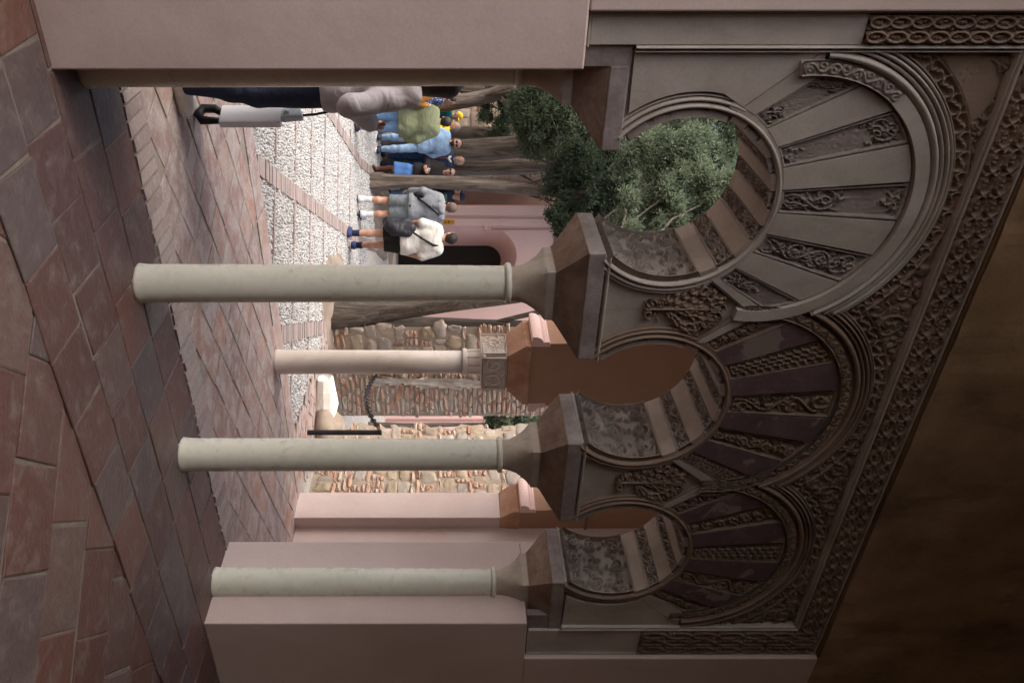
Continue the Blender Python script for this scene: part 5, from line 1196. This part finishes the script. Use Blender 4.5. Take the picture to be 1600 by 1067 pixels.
# white T-shirt, black shoulder bag
yy = 12.75
p = Person('person in white T shirt with black shoulder bag and dark shorts seen from behind', at(374, yy), yy, gz(-1.6, yy), PI*1.0+.25, 1.79, dict(le=(.27, .06, 1.16), lw=(.25, -.10, .96), re=(-.26, .04, 1.15), rw=(-.24, -.08, .93), lk=(.10, .0, .50), la=(.11, .06, .085), lt=(.15, -.12, .03), rk=(-.10, -.14, .52), ra=(-.12, -.24, .11), rt=(-.13, -.42, .09), head=(.03, -.01, 1.62), hd=(.5, -1, 0)), 1.06, SKIN, .014)
p.body('lr', .6); p.legs('shorts', cloth('black_shorts', (.016, .014, .012)), .58, .030, .007, 1.0, .02); p.top('tshirt', cloth('white_cotton', (.60, .58, .54), .9, .05), .85, .038, .42, .008)
p.hair(HAIR['dark'], 'short'); p.strap('bag_strap', [(-.09, .06, 1.50), (-.07, .155, 1.38), (.05, .195, 1.18), (.17, .17, 1.0)], .017, M['black'])
shape('shoulder_bag', [((.19, .12, 1.02), (.22, .16, .70), .085, .10), ((.26, .02, .95), (.28, .04, .66), .08, .09), ((.12, .17, .98), (.15, .19, .78), .06, .08)], cloth('black_nylon', (.017, .018, .024), .5), p.t, .014, 0, .05, (), .008)
p.shoes(cloth('navy_trainer', (.03, .04, .11)), flat('white_red_sole', (.55, .42, .42), .6), .10)
for a in 'lr': J = p.J; shape('sock', [(J[a+'a'], J[a+'a']+(J[a+'k']-J[a+'a'])*.26, .044, .05)], cloth('navy_sock', (.02, .022, .05)), p.t, .011, .004, .02)
# ------------------------------------------------------------------ camera, sky, sun
cam = bpy.data.cameras.new('camera'); co = bpy.data.objects.new('camera', cam); COL.objects.link(co)
cam.sensor_width = 36; cam.sensor_fit = 'HORIZONTAL'; cam.lens = 1236/1600*36; cam.shift_x = 100/1600; cam.clip_end = 1500; cam.clip_start = .05
from mathutils import Matrix
co.matrix_world = Matrix(((0, -1, 0, 0), (0, 0, -1, 0), (1, 0, 0, 1.6), (0, 0, 0, 1)))
SC.camera = co
wd = bpy.data.worlds.new('World'); SC.world = wd; wd.use_nodes = True
nt = wd.node_tree; nt.nodes.clear(); o = nt.nodes.new('ShaderNodeOutputWorld'); bg = nt.nodes.new('ShaderNodeBackground'); sk = nt.nodes.new('ShaderNodeTexSky')
SUN_EL, SUN_AZ = math.radians(58), math.radians(-122)      # azimuth clockwise from +Y
sk.sky_type = 'NISHITA'; sk.sun_disc = False; sk.sun_elevation = SUN_EL; sk.sun_rotation = SUN_AZ; sk.air_density = 1.; sk.dust_density = 8.; sk.ozone_density = 1.
bg.inputs[1].default_value = .15; hs = nt.nodes.new('ShaderNodeHueSaturation'); hs.inputs['Saturation'].default_value = .85; nt.links.new(sk.outputs[0], hs.inputs['Color']); nt.links.new(hs.outputs[0], bg.inputs[0]); nt.links.new(bg.outputs[0], o.inputs[0])
sl = bpy.data.lights.new('sun', 'SUN'); so = bpy.data.objects.new('sun', sl); COL.objects.link(so)
sl.energy = .5; sl.angle = math.radians(50); sl.color = (1, .96, .9)
dv = Vector((math.sin(SUN_AZ)*math.cos(SUN_EL), math.cos(SUN_AZ)*math.cos(SUN_EL), math.sin(SUN_EL)))
so.rotation_euler = dv.to_track_quat('Z', 'Y').to_euler(); so.location = (-8, 12, 20)
SC.view_settings.view_transform = 'Standard'; SC.view_settings.look = 'None'; SC.view_settings.exposure = 1.35; SC.view_settings.gamma = 1
cy = SC.cycles; cy.use_denoising = True; cy.max_bounces = 10; cy.diffuse_bounces = 8; cy.glossy_bounces = 4; cy.transmission_bounces = 4; cy.caustics_reflective = False; cy.caustics_refractive = False; cy.sample_clamp_indirect = 8
